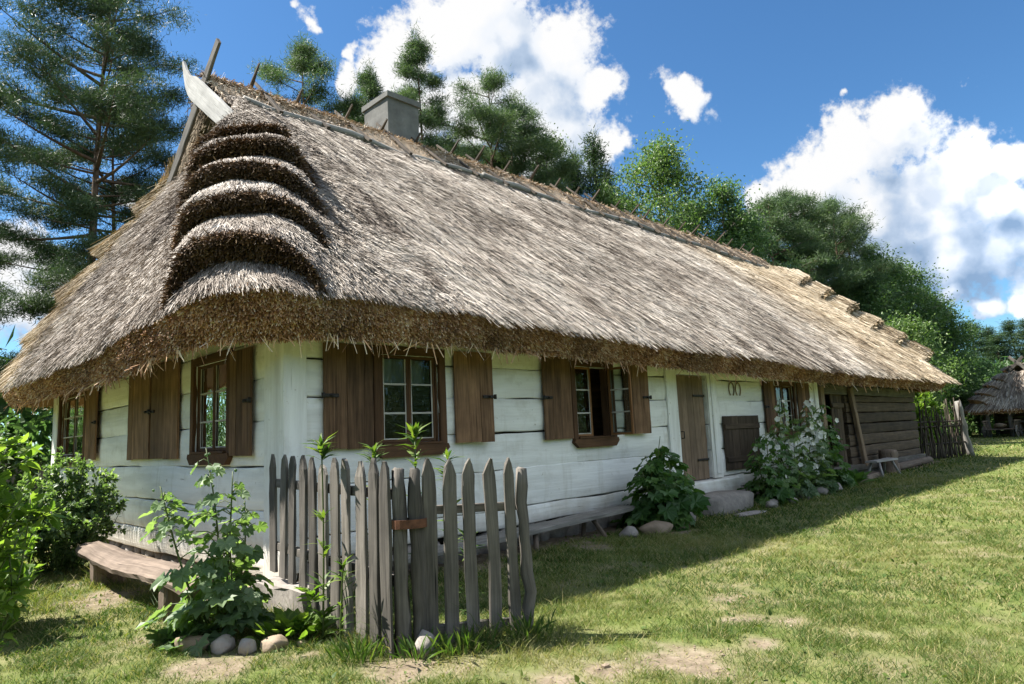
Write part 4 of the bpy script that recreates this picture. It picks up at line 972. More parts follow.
stone(9.10, 5.68, (.22, .17, .18), 'stone_warm', 'egg shaped tan boulder at the right foot of the leafy mallow', 13, FR, .3)
stone(9.85, 6.02, (.19, .16, .19), 'stone', 'dark grey stone wedged between tan boulder and doorstep', 14, FR)
stone(9.72, 6.22, (.15, .13, .27), 'stone', 'upright dark stone in the corner behind the wedged stone left of the doorstep', 15, FR)
stone(11.15, 5.62, (.62, .17, .05), 'stone_pink', 'long flat paving stone in the grass before the doorstep', 16, FR, -.05)
stone(12.35, 5.75, (.30, .16, .12), 'stone', 'low grey stone at the right end of the doorstep', 17, FR, .2)
stone(13.1, 5.72, (.26, .16, .12), 'stone', 'grey stone at the foot of the white flowered hollyhocks', 18, FR, .5)
stone(13.75, 5.75, (.20, .15, .10), 'stone_pink', 'small pale stone in the grass under the white hollyhocks', 19, FR)
stone(14.6, 5.72, (.28, .17, .14), 'stone', 'rounded grey stone right of the white hollyhocks', 20, FR)
stone(15.35, 5.70, (.24, .17, .16), 'stone_pink', 'pale stone at the right end of the row before the barn', 21, FR)
mb = MB(); box(mb, (-.85, -.36, -.1), (.85, .36, .30), n=12)
v = mb.V[0]; v += (fbm(v, 2.2, 3, 3)[:, None] - .5) * np.array([.16, .16, .10]); v[:, 0] *= 1 - .12 * (v[:, 2] > .1)
mb.V[0] = v + np.array([11.35, 6.18, 0]); mb.G[0] = mb.V[0].copy()
v_, f_ = ICO3; n_ = fbm(v_, 1.6, 8, 4) - .5; bb = v_.copy(); bb = np.sign(bb) * np.abs(bb) ** .45; bb *= (1 + n_ * .28)[:, None]
mb = MB(); P_ = bb * np.array([.88, .36, .21]) * .92 + np.array([11.3, 6.2, .13]); mb.add(P_, f_, .5, g=P_, smooth=True)
tag(mb.build('doorstep', M['stone'], None, (11.3, 6.2, 0)), 'big rough block of grey stone used as a step below the house door', 'doorstep')

# ------------------------------------------------------------------ bits by the barn end
mb = MB(); n = 9; tube(mb, np.stack([np.full(n, 21.15), np.full(n, 6.35), np.linspace(-.05, .62, n)], 1), np.array([.30, .27, .25, .24, .235, .235, .24, .24, .23]), 14, jit=.01)
tag(mb.build('chopping_block', M['wood_bench'], None, (21.15, 6.35, 0)), 'upright tree stump chopping block beside the little stool before the barn end', 'stump')
stl = thing('stool', 'small plank stool with splayed legs in front of the chopping block', 'stool', (19.9, 6.15, 0))
mb = MB(); board(mb, (19.2, 6.18, .40), (20.7, 6.12, .40), .30, .05, (0, 1, 0), n=6, jit=.003); mb.build('seat', M['wood_pale'], stl)
for x, dx in ((19.4, -.12), (20.45, .22)):
    for sy in (-1, 1):
        mb = MB(); tube(mb, line((x + dx, 6.15 + sy * .2, -.04), (x, 6.15 + sy * .09, .38), 3), [.035, .033, .03], 7); mb.build('leg', M['wood_pale'], stl)
mb = MB(); board(mb, (17.4, 6.05, .07), (19.6, 6.2, .07), .30, .13, (0, 1, 0), n=10, jit=.008)
tag(mb.build('beam', M['wood_bench'], None, (18.5, 6.1, 0)), 'short squared beam lying in the grass left of the stool', 'beam')
mb = MB(); tube(mb, np.stack([np.linspace(21.6, 25.2, 10), 6.35 + rng.normal(0, .02, 10), .10 + np.linspace(0, .03, 10)], 1), np.full(10, .11), 9, jit=.006)
tag(mb.build('log', M['wood_bench'], None, (23.4, 6.35, 0)), 'peeled log lying along the foot of the barn wall', 'log')

# wattle fence: uneven upright sticks woven on three rails, end post
wf = thing('wattle_fence', 'fence of crooked upright sticks between the barn end and a leaning grey post', 'fence', (28, 6.9, 0))
A0, A1 = np.array([25.9, 7.35, 0]), np.array([29.6, 6.25, 0])
for zc in (.55, 1.15, 1.32):
    mb = MB(); pts = line(A0 + [0, 0, zc], A1 + [0, 0, zc - .02], 14); pts[:, 1] += .05 * (-1) ** np.arange(14); tube(mb, pts, np.full(14, .035), 6); mb.build('rail', M['stick'], wf)
for k in range(46):
    f_ = (k + rng.uniform(-.3, .3) + .5) / 46; p = A0 * (1 - f_) + A1 * f_; h = rng.uniform(1.5, 2.15); n = 7
    pts = line(p, p + np.array([rng.normal(0, .1), rng.normal(0, .1), h]), n) + rng.normal(0, .02, (n, 3)); pts[0, 2] = -.05
    mb = MB(); tube(mb, pts, np.linspace(.034, .014, n) * rng.uniform(.8, 1.25), 5); mb.build('stake', M['stick'], wf)
mb = MB(); pts = line((29.75, 6.15, -.1), (29.5, 6.3, 2.0), 8); tube(mb, pts + rng.normal(0, .012, pts.shape), np.array([.14, .13, .125, .12, .12, .115, .12, .10]), 9, jit=.006); mb.build('post', M['wood_silver'], wf)
mb = MB(); board(mb, (60.0, 11.6, -.1), (60.0, 11.6, 1.35), .22, .18, (1, 0, 0), n=4)
tag(mb.build('fence_post', M['wood_grey'], None, (60, 11.6, 0)), 'short pale post standing alone in the far grass before the wood', 'post')

# dark plank fence behind the garden bushes
pf = thing('plank_fence', 'dark plank fence in the shade behind the bushes beyond the gable', 'fence', (0, 23, 0))
for x in np.arange(-4.2, 4.4, .155):
    mb = MB(); board(mb, (x, 23 + rng.normal(0, .01), -.05), (x + rng.normal(0, .01), 23, rng.uniform(1.25, 1.42)), .135, .025, (1, 0, 0), n=3); mb.build('plank', M['wood_grey'], pf)
for zc in (.4, 1.05):
    mb = MB(); board(mb, (-4.4, 23.05, zc), (4.5, 23.05, zc), .09, .05, (0, 0, 1), n=8); mb.build('rail', M['wood_grey'], pf)

# ------------------------------------------------------------------ far shelter with its cart
sh_ = thing('open_shelter', 'open sided shelter under a hipped thatched roof on posts at the far right', 'shelter', (57, 8, 0))
ctrl = []
a_ = dict(X0=53.6, X1=61.5, Y0=5.1, Y1=11.2, z=1.78, tx=55.2, tx1=60, ty=8.1, tz=4.62)
def sq(x, y, t, w): ctrl.append(((x, y, a_['z']), t, w))
tA, tB = (a_['tx'], a_['ty'], a_['tz']), (a_['tx1'], a_['ty'], a_['tz'])
sq(a_['X1'], a_['Y1'] - .4, tB, 1); sq(a_['X1'] - .4, a_['Y1'], tB, 1); sq(60, a_['Y1'], tB, 0); sq(55, a_['Y1'], tA, 0); sq(a_['X0'] + .4, a_['Y1'], (55.1, 8.6, 4.2), 1); sq(a_['X0'], a_['Y1'] - .4, (55.0, 8.7, 4.1), 1)
sq(a_['X0'], 10.2, (55.0, 8.6, 4.0), 0); sq(a_['X0'], 6.2, (55.0, 7.6, 4.0), 0); sq(a_['X0'], a_['Y0'] + .4, (55.0, 7.5, 4.1), 1); sq(a_['X0'] + .4, a_['Y0'], (55.1, 7.6, 4.2), 1); sq(55, a_['Y0'], tA, 0); sq(60, a_['Y0'], tB, 0); sq(a_['X1'] - .4, a_['Y0'], tB, 1); sq(a_['X1'], a_['Y0'] + .4, tB, 1); sq(a_['X1'], a_['Y1'] - .4, tB, 1)
T2 = Thatch(ctrl, [dict(a=(53.8, 11.0), b=(55.1, 8.6), sx=1, sy=-1, wx=(1.2, .8), wy=(1.1, .6), vk=[-9, .18, .36, .54, .72, .9], th=.34), dict(a=(53.8, 5.3), b=(55.1, 7.6), sx=1, sy=1, wx=(1.2, .8), wy=(1.1, .6), vk=[-9, .18, .36, .54, .72, .9], th=.34)], thick=.25, inset=.2, step=.3, seed=9, zr=(1.78, 4.3), vstep=.08)
mb = MB(); T2.mesh(mb, 0, 1); T2.straw(mb, 14000, m=0, L=(.25, .5), wmul=1.3); T2.eave_butts(mb, 5000, m=1)
r2 = mb.build('thatched_roof', [M['straw_hip'], M['butt']], sh_)
for p0, p1 in (((55.0, 9.5, 3.25), (55.0, 7.75, 5.15)), ((54.95, 6.7, 3.25), (54.95, 8.5, 5.2))):
    mb = MB(); board(mb, p0, p1, .18, .06, nrm(np.cross(np.array(p1) - p0, (1, 0, 0))), n=5); mb.build('verge_board', M['wood_grey'], r2)
for x, y in ((54.1, 9.95), (54.1, 8.75), (54.1, 6.6), (54.1, 5.6), (57.5, 10.7), (60.9, 10.7), (57.5, 5.6), (60.9, 5.6)):
    mb = MB(); board(mb, (x, y, -.1), (x, y, 1.85), .20, .20, (1, 0, 0), n=4, jit=.006); mb.build('post', M['wood_grey'], sh_)
for p0, p1 in (((54.05, 9.95, 1.3), (54.05, 9.3, 1.85)), ((54.05, 8.75, 1.25), (54.05, 8.0, 1.85)), ((54.05, 8.7, .45), (54.05, 6.6, .45)), ((54.05, 8.7, .95), (54.05, 6.6, .95))):
    mb = MB(); board(mb, p0, p1, .10, .08, nrm(np.cross(np.array(p1) - p0, (1, 0, 0)))); mb.build('brace', M['wood_grey'], sh_)
mb = MB()
for z in np.arange(0, 1.8, .3): box(mb, (60.9, 5.6, z + .01), (61.05, 10.7, z + .29))
mb.build('back_wall', M['wood_barn'], sh_)
ct = thing('farm_cart', 'old wooden farm cart with rack sides parked under the far shelter', 'cart', (53.2, 9.2, 0))
mb = MB()
for q_ in range(5): board(mb, (52.5, 8.55 + q_ * .28, .52), (54.4, 8.55 + q_ * .28, .52), .25, .05, (0, 1, 0))
mb.build('bed', M['wood_bench'], ct)
for y, s_ in ((8.4, -1), (9.85, 1)):
    mb = MB(); board(mb, (52.4, y + s_ * .12, 1.05), (54.5, y + s_ * .12, 1.05), .09, .06, (0, 0, 1))
    for x in np.linspace(52.5, 54.4, 7): board(mb, (x, y, .5), (x, y + s_ * .12, 1.05), .05, .03, (1, 0, 0))
    mb.build('side_rack', M['wood_bench'], ct)
for x in (52.75, 54.1):
    for y in (8.25, 10.0):
        w = MB(); a = np.linspace(0, 2 * PI, 25); R_ = .36
        sweep(w, np.array([(x + R_ * math.cos(q_), y, .38 + R_ * math.sin(q_)) for q_ in a]), .06, .06, (0, 1, 0), caps=False)
        for q_ in range(8): tube(w, line((x, y, .38), (x + R_ * math.cos(q_ * PI / 4), y, .38 + R_ * math.sin(q_ * PI / 4)), 2), [.03, .02], 5)
        tube(w, line((x, y - .09, .38), (x, y + .09, .38), 2), [.08, .08], 9); w.build('wheel', M['wood_grey'], ct)
mb = MB(); rock(mb, (53.2, 9.2, .72), (.55, .4, .2), 5, .25); mb.build('load', M['gold'], ct)
# ------------------------------------------------------------------ garden plants
def stem_path(base, top, bend=.06, n=8):
    p = line(base, top, n); f_ = np.linspace(0, 1, n); d = rng.normal(0, bend, 3); d[2] = 0
    return p + np.sin(f_ * PI)[:, None] * d
def at(path, f): 
    x = f * (len(path) - 1); i = np.minimum(x.astype(int), len(path) - 2); r = (x - i)[:, None]; return path[i] * (1 - r) + path[i + 1] * r
def petioled(ms, ml, P, out, plen, size, shape, up=.55, droop=.5, m=0, rbase=None, jit=.02):
    """leaves held out on stalks from points P in directions out"""
    n = len(P); out = nrm(out); E = P + out * plen[:, None]
    for a, b in zip(P, E): tube(ms, np.stack([a, (a + b) / 2 + [0, 0, .02], b]), [.0045, .004, .003], 4, caps=False)
    D = nrm(out * [.75, .75, .1] - np.array([0, 0, 1]) * droop * rng.uniform(.2, 2.2, n)[:, None]); N = nrm(np.array([0, 0, .85]) + TOSUN * .75 + out * up + rng.normal(0, .28, (n, 3)))
    leaves(ml, E, D, N, size, shape, rbase, m, jit)
def mallow(name, label, cat, base, stems, leafmat, rbig, rsmall, dens=26, big=(.2, .28), flower=None, group=None, low=1.0, buds=True, fl_n=10):
    t_ = thing(name, label, cat, base, group)
    ms, ml, mf = MB(), MB(), MB(); base = np.array(base)
    for (dx, dy, tx, ty, h) in stems:
        p = stem_path(base + [dx, dy, -.02], base + [tx, ty, h], .05, 10); tube(ms, p, np.linspace(.012, .005, 10), 6)
        n = int(dens * h); f_ = np.sort(rng.uniform(.06, .93, n)); P = at(p, f_); a = rng.uniform(0, 2 * PI, n)
        out = np.stack([np.cos(a), np.sin(a), rng.uniform(.0, .7, n)], 1)
        k = (1 - f_) ** .9; size = (rsmall + (rbig - rsmall) * k) * rng.uniform(.75, 1.2, n); pl = (.04 + .22 * k * rbig / .2) * rng.uniform(.6, 1.2, n)
        petioled(ms, ml, P, out, pl, size, LOB)
        if buds:
            nb = int(9 * h); f2 = rng.uniform(.55, 1.0, nb); Pb = at(p, f2) + rng.normal(0, .022, (nb, 3))
            v, fc = ICO2
            for q_ in Pb:
                s_ = rng.uniform(.008, .015); ml.add(v * s_ + q_, fc, rng.uniform(.2, .6))
        if flower:
            nf = int(fl_n * h); f3 = rng.uniform(.30, .97, nf); a = rng.uniform(0, 2 * PI, nf); o = np.stack([np.cos(a), np.sin(a), rng.uniform(.1, .5, nf)], 1)
            o = nrm(o + np.array([-.15, -.55, 0])); Pf = at(p, f3) + o * rng.uniform(.05, .16, nf)[:, None]
            for q_, od in zip(Pf, nrm(o)):
                s_ = rng.uniform(.045, .075); u = nrm(np.cross(od, [0, 0, 1.])); w = np.cross(u, od)
                for b_ in range(5):
                    an = b_ * 2 * PI / 5 + rng.uniform(-.1, .1); d = u * math.cos(an) + w * math.sin(an)
                    leaves(mf, q_, d * .9 + od * .42, od, s_, shape_ovate(.52), .5)
    if low:
        n = int(20 * low); a = rng.uniform(0, 2 * PI, n); r0_ = rng.uniform(.02, .12, n); P = base + np.stack([np.cos(a) * r0_, np.sin(a) * r0_, rng.uniform(.03, .15, n)], 1)
        out = np.stack([np.cos(a), np.sin(a), rng.uniform(.25, 1.6, n)], 1)
        petioled(ms, ml, P, out, rng.uniform(.12, .34, n) * rbig / .2, rng.uniform(.8, 1.2, n) * rbig, LOB)
    ms.build('stem', M['stem'], t_); ml.build('leaf_cluster', M[leafmat], t_)
    if flower: mf.build('blossom', M['flower'], t_)
    return t_
mallow('mallow', 'tall budding mallow with big lobed leaves in the stone edged bed', 'plant', (2.30, 5.72, z0(2.3, 5.72)),
       [(.0, .0, -.10, .03, 1.50), (.03, -.03, .10, -.02, 1.30), (-.05, .02, -.42, .10, 1.22), (.05, .02, .22, .02, 1.05), (.0, -.04, .02, -.10, .85)], 'lf_mallow', .21, .085, 30)
mallow('mallow', 'dense dark green mallow bush of big leaves left of the house door', 'plant', (9.15, 6.08, z0(9.15, 6.08)),
       [(0, 0, .12, -.05, 1.36), (-.1, 0, -.28, -.02, 1.08), (.1, 0, .45, -.05, 1.05), (-.15, -.05, -.50, -.1, .85), (.1, -.05, .62, -.1, .78), (0, -.08, .05, -.22, .95), (-.1, -.08, -.25, -.3, .75), (.15, -.05, .35, -.30, .8), (.0, .05, .25, .05, 1.15)], 'lf_mallow_dark', .33, .17, 30, low=1.6, buds=False)
HG = 'white flowering hollyhocks before the third window'
hb = [(12.75, 5.98, 'bushy leafy hollyhock with few white flowers before the dark half door', [(0, 0, .1, 0, 1.5), (-.15, 0, -.35, 0, 1.25), (.1, 0, .35, -.05, 1.35), (-.2, -.05, -.6, -.1, 1.0), (0, -.05, 0, -.15, 1.1)], 3),
      (13.75, 6.05, 'tall hollyhock rising before the dark shutter, its white flowers scattered', [(0, 0, .15, .05, 2.0), (.1, 0, .5, 0, 1.7), (-.15, 0, -.2, -.05, 1.6), (0, -.1, .1, -.25, 1.1)], 6),
      (14.7, 6.02, 'hollyhock thick with white flowers against the last white corner post', [(0, 0, .5, .02, 2.0), (.1, .0, .85, 0, 1.85), (-.1, 0, .1, -.05, 1.75), (.1, -.1, .4, -.2, 1.3), (.2, -.05, .7, -.1, 1.5)], 17),
      (16.0, 6.05, 'slender hollyhock with large pale leaves before the barn doorway', [(0, 0, .1, 0, 2.0), (.1, 0, .45, 0, 1.55), (-.1, 0, -.15, -.1, 1.4)], 2)]
for x, y, lab, st, fn in hb:
    mallow('hollyhock', lab, 'plant', (x, y, z0(x, y)), st, 'lf_mallow_dark' if fn < 4 else 'lf_mallow', .25, .10, 24, flower=True, group=HG, low=1.1, buds=False, fl_n=fn)

def lily(base, top, label, whorls, name='lily', leafl=.17, cat='plant'):
    t_ = thing(name, label, cat, base, None); ms, ml = MB(), MB(); base = np.array(base, float); top = base + np.array(top, float)
    p = stem_path(base + [0, 0, -.02], top, .02, 10); tube(ms, p, np.linspace(.010, .006, 10), 6)
    for f0, n, sp, k in whorls:
        f_ = np.clip(f0 + rng.uniform(-sp, sp, n), 0, 1); P = at(p, f_); a = rng.uniform(0, 2 * PI, n)
        out = np.stack([np.cos(a), np.sin(a), rng.uniform(.1, 1.1, n)], 1); leaves(ml, P, out, np.array([0, 0, 1.]) + rng.normal(0, .2, (n, 3)), rng.uniform(.7, 1.15, n) * leafl * k, BLA)
    ms.build('stem', M['stem'], t_); ml.build('leaf_cluster', M['lf_lily'], t_); return t_
lily((2.80, 4.97, z0(2.8, 4.97)), (.0, .0, 1.47), 'tall leafy stalk standing outside the pales on the left of the fence', [(.97, 34, .05, 1.0), (.62, 8, .03, .9), (.45, 9, .04, 1.0), (.27, 9, .04, 1.1), (.10, 10, .05, 1.3)])
lily((3.22, 4.85, 0), (-.02, .0, 1.42), 'leafy stalk just topping the pales inside the fence below the left shutter', [(.96, 30, .05, .9), (.6, 14, .2, .9), (.3, 10, .15, .9)])
lily((3.28, 4.36, 0), (.0, .02, 1.52), 'tallest leafy stalk inside the fence behind the ringed post', [(.97, 30, .06, .95), (.85, 8, .05, 1.0), (.55, 16, .2, .9), (.25, 12, .15, .9)])
lily((3.52, 4.30, 0), (.02, .0, 1.33), 'short leafy stalk inside the gate showing between the first two gate pales', [(.93, 26, .08, .9), (.6, 16, .2, .9), (.3, 14, .15, .9)])
lily((2.68, 4.52, z0(2.7, 4.5)), (.02, -.02, .62), 'young bright leafy shoot in front of the fence pales near the ringed post', [(.9, 20, .15, .75), (.5, 14, .25, .8)])
lily((3.55, 4.12, 0), (.03, .0, .75), 'low leafy shoot inside the gate behind the middle pales', [(.9, 22, .1, .9), (.5, 18, .3, .9)])
# low clumps
def clump(name, label, cat, base, n, size, mat, shape, rad=.25, up=1.0, group=None, hgt=.1, leafw=None):
    mb = MB(); base = np.array(base, float); a = rng.uniform(0, 2 * PI, n); r_ = np.abs(rng.normal(0, rad * .55, n)).clip(0, rad)
    P = base + np.stack([np.cos(a) * r_, np.sin(a) * r_, rng.uniform(0, hgt, n)], 1); out = np.stack([np.cos(a), np.sin(a), rng.uniform(.2, 1.6, n) * up], 1)
    leaves(mb, P, out, np.array([0, 0, 1.]) + rng.normal(0, .35, (n, 3)), rng.uniform(.6, 1.2, n) * size, shape, None, 0, .02)
    return tag(mb.build(name, M[mat], None, tuple(base)), label, cat, group)
clump('leafy_plant', 'low bright green leafy clump between the mallow bed and the fence pales', 'plant', (2.68, 5.22, z0(2.68, 5.22)), 130, .15, 'lf_bright', shape_ovate(.27), .28, .8)
clump('leafy_plant', 'pale drooping leaves spreading over the ground at the left edge of the mallow bed', 'plant', (2.08, 5.78, z0(2.08, 5.78)), 40, .17, 'lf_mallow', LOB, .18, .35)
clump('leafy_plant', 'yellowish palm shaped leaf tuft at the foot of the fence pales', 'plant', (2.74, 5.02, .28), 22, .17, 'lf_bright', shape_ovate(.16), .06, .35)
for (x, y), lab in zip([(3.2, 3.74), (2.92, 3.92), (3.66, 3.6), (2.66, 4.25)], ['weed tuft with narrow leaves in front of the second gate pale', 'weed tuft around the stone at the ringed post', 'weed tuft at the foot of the gate end post', 'small weed tuft before the last pales of the fence']):
    clump('weed', lab, 'weed', (x, y, z0(x, y)), 55, .15, 'lf_lily', shape_ovate(.05), .20, 2.2, 'weeds along the fence foot', .05)
clump('dock_plant', 'broad leaved plant in the grass right of the slender hollyhock', 'plant', (17.0, 5.95, 0), 26, .42, 'lf_mallow_dark', shape_ovate(.28), .2, .8)

# ---- bushes on the left
def bush(name, label, base, rx, ry, h, nstem, nleaf, leafs, mat, shape=OV, spread=1.0, cl=.10, bot=.0, lean=(0, 0)):
    t_ = thing(name, label, 'bush', base); ms, ml = MB(), MB(); base = np.array(base, float)
    for k in range(nstem):
        a = rng.uniform(0, 2 * PI); r_ = math.sqrt(rng.uniform(.02, 1)); hh = h * (1 - .42 * r_ ** 2) * rng.uniform(.72, 1.08)
        top = base + [rx * r_ * math.cos(a) + lean[0], ry * r_ * math.sin(a) + lean[1], hh]; b0 = base + [rx * .25 * r_ * math.cos(a), ry * .25 * r_ * math.sin(a), -.03]
        p = stem_path(b0, top, .08, 8); tube(ms, p, np.linspace(.009, .003, 8), 5)
        tw = [p]
        for _ in range(5):
            q_ = at(p, np.array([rng.uniform(.3, .95)]))[0]; e = q_ + rdir(1, .35)[0] * rng.uniform(.12, .3) * spread; tp = stem_path(q_, e, .02, 4); tube(ms, tp, np.linspace(.004, .002, 4), 4); tw.append(tp)
        for tp in tw:
            n = int(nleaf * (1.6 if tp is p else .7)); f_ = rng.uniform(bot if tp is p else .1, 1, n) ** .8; P = at(tp, f_); d = nrm(tp[-1] - tp[0])
            out = nrm(rdir(n, .15) + d * .6); leaves(ml, P + out * .012, out, np.array([0, 0, .7]) + TOSUN * .7 + rng.normal(0, .45, (n, 3)), rng.uniform(.6, 1.2, n) * leafs, shape, None, 0, .02)
    ms.build('stem', M['stem'], t_); ml.build('leaf_cluster', M[mat], t_); return t_
bush('snowberry_bush', 'round dark green small leaved bush growing by the gable wall behind the half log bench', (2.25, 10.6, 0), .75, .8, 1.5, 56, 50, .058, 'lf_bush')
bush('snowberry_bush', 'lower spreading bush of small leaves left of the rounder wall bush', (1.25, 10.2, 0), .8, .9, 1.15, 60, 55, .058, 'lf_bush')
bush('garden_bush', 'bright green young bush with long fresh leaves at the left edge, nearest the camera', (.36, 4.55, 0), .46, .5, 2.05, 28, 22, .09, 'lf_bright', shape_ovate(.27), 1.0, bot=.35, lean=(.06, 0))
bush('garden_bush', 'yellow green low bush in front of the small leaved bushes at the left edge', (.95, 7.6, 0), .5, .7, 1.15, 40, 34, .075, 'lf_bright', shape_ovate(.27))
bush('garden_bush', 'shaded dark bush under the rear eave beyond the gable', (2.2, 19.5, 0), 1.5, 1.0, 2.6, 46, 46, .12, 'lf_alder')
bush('garden_bush', 'dark tall bush beyond the plank fence at the left edge', (.2, 25.5, 0), 2.2, 1.2, 3.4, 46, 50, .17, 'lf_alder')
bush('hop_plant', 'bright green tall leafy growth behind the wattle fence', (33.6, 9.0, 0), 2.8, 1.2, 3.3, 90, 44, .22, 'lf_bright', shape_ovate(.22))
# ------------------------------------------------------------------ trees
def trunk_path(H, lean=.02, bend=.25, n=14):
    z = np.linspace(0, H, n); ph = rng.uniform(0, 6, 2)
    return np.stack([lean * z + bend * np.sin(z / H * 4 + ph[0]) * (z / H), bend * np.sin(z / H * 3.3 + ph[1]) * (z / H), z - .1 * (z == 0)], 1)
def branch(o, az, L, rise, droop, n=7):
    f_ = np.linspace(0, 1, n); r_ = L * f_; wob = rng.normal(0, .05 * L, 2)
    return np.asarray(o) + np.stack([np.cos(az) * r_ - np.sin(az) * wob[0] * f_ ** 2, np.sin(az) * r_ + np.cos(az) * wob[0] * f_ ** 2, rise * L * f_ - droop * L * f_ ** 2], 1)
def needles(ml, C, per, sig, ln, wd, up=.35, outc=None):
    C = np.repeat(C, per, 0); n = len(C); P = C + rng.normal(0, 1, (n, 3)) * sig
    D = rdir(n, up); rc = np.repeat(rng.beta(2, 2, n // per), per) * .75; leaves(ml, P, D, rng.normal(size=(n, 3)) + TOSUN * .5, rng.uniform(.6, 1.2, n) * ln, shape_tri(wd), np.clip(rc + rng.uniform(0, .3, n), 0, 1))
def pine(H, c0, R, nb, per, sig=(.34, .34, .15), ln=.28, wd=.12, prof='round', tr=.17, lean=.0, nsub=4, up=.35):
    mt, ml = MB(), MB(); p = trunk_path(H, lean); tube(mt, p, np.linspace(tr, .02, len(p)) ** 1.0, 9)
    for k in range(nb):
        f_ = (k + rng.uniform(0, 1)) / nb; z = c0 + (H - c0) * f_ ** .92; o = at(p, np.array([z / H * .999]))[0]
        if prof == 'round': w = (math.sin(PI * min(1, .22 + .78 * f_)) ** .75 + .12) * (1 if f_ > .12 else .8)
        else: w = (1 - f_) ** .8 + .06
        L = R * w * rng.uniform(.4, 1.22); az = k * 2.4 + rng.normal(0, .6)
        rise = (-.1 + .55 * f_) if prof == 'round' else (-.25 + .5 * f_)
        b = branch(o, az, L, rise + rng.normal(0, .1), -.12 if prof == 'round' else -.12)
        tube(mt, b, np.linspace(max(.012, .02 * L), .008, len(b)), 5, caps=False)
        cl = [b[-1]]; 
        m = max(2, int(nsub * L))
        for _ in range(m):
            q_ = at(b, np.array([rng.uniform(.38, 1.0)]))[0]; a2 = az + rng.choice([-1, 1]) * rng.uniform(.3, 1.2); l2 = L * rng.uniform(.12, .34)
            e = q_ + np.array([math.cos(a2) * l2, math.sin(a2) * l2, l2 * rng.uniform(.0, .5)])
            tube(mt, np.stack([q_, (q_ + e) / 2, e]), [.012, .009, .005], 4, caps=False); cl += [e] if rng.uniform() < .6 else [e, (q_ + e) / 2 + rng.normal(0, .06, 3)]
        needles(ml, np.array(cl), per, np.array(sig), ln, wd, up)
    needles(ml, p[-1:] - [0, 0, .1], per * 2, np.array([.15, .15, .35]), ln, wd, .8)
    return mt, ml
def broad(H, c0, R, nl, ncl, per, leaf=.15, sig=.38, tr=.16, shape=QD, top=1.0):
    mt, ml = MB(), MB(); p = trunk_path(H * .93, 0, .3); tube(mt, p, np.linspace(tr, .02, len(p)), 9); C = []
    for k in range(nl):
        f_ = (k + rng.uniform(0, 1)) / nl; z = c0 + (H * .93 - c0) * f_; o = at(p, np.array([min(z / (H * .93), .999)]))[0]
        w = math.sin(PI * min(1, .25 + .72 * f_)) ** .7; L = R * w * rng.uniform(.6, 1.15); az = k * 2.4 + rng.normal(0, .5)
        b = branch(o, az, L, .55 + rng.normal(0, .15), .15); tube(mt, b, np.linspace(max(.015, .022 * L), .008, len(b)), 5, caps=False)
        for _ in range(ncl):
            q_ = at(b, np.array([rng.uniform(.35, 1.0)]))[0]; e = q_ + rdir(1, .25)[0] * rng.uniform(.2, .6) * (.5 + .25 * L); tube(mt, np.stack([q_, (q_ + e) / 2, e]), [.012, .008, .004], 4, caps=False); C.append(e)
    C = np.array(C + [p[-1] + rng.normal(0, .2, 3) for _ in range(4)]); sz = rng.uniform(.6, 1.3, len(C))
    n = len(C) * per; P = np.repeat(C, per, 0) + rng.normal(0, 1, (n, 3)) * np.repeat(sz, per)[:, None] * sig * np.array([1, 1, .75])
    D = rdir(n, -.25); leaves(ml, P, D, np.array([0, 0, .2]) + TOSUN * .45 + rng.normal(0, .6, (n, 3)), rng.uniform(.6, 1.25, n) * leaf, shape)
    return mt, ml
def tree(meshes, name, label, cat, loc, bark, leaf, group=None, crown='crown'):
    t_ = thing(name, label, cat, (0, 0, 0), group); meshes[0].build('trunk', M[bark], t_); meshes[1].build(crown, M[leaf], t_)
    t_.location = loc; return t_
def again(src, label, loc, s=1.0, rz=0.0, sz=None, group=None):
    c = copy_tree(src); c.location = loc; c.scale = (s, s, sz or s); c.rotation_euler.z = rz; c['label'] = label
    if group: c['group'] = group
    elif 'group' in c: del c['group']
    return c
def pol(az, d): return (d * math.cos(math.radians(az)), d * math.sin(math.radians(az)), 0)
# the big pine left of the gable, and its thinner neighbour behind
tree(pine(18.2, 5.6, 3.25, 78, 330, sig=(.27, .27, .12), ln=.21, wd=.12, tr=.21, nsub=1.5, lean=.045), 'pine_tree', 'big spreading pine standing left of the gable against the sky', 'tree', pol(77.6, 26), 'bark', 'needle')
tree(pine(14.0, 6.0, 2.3, 38, 300, tr=.15, ln=.21, wd=.12, sig=(.25, .25, .12), nsub=1.7), 'pine_tree', 'slimmer pine with bare lower trunk close to the right of the big pine', 'tree', pol(75.4, 27.5), 'bark', 'needle')
tree(pine(9.5, 2.6, 3.4, 36, 300, tr=.16, ln=.22, wd=.12, sig=(.27, .27, .12), nsub=1.5), 'pine_tree', 'low wide pine filling the left edge below the big pine crown', 'tree', pol(88.5, 30), 'bark', 'needle')
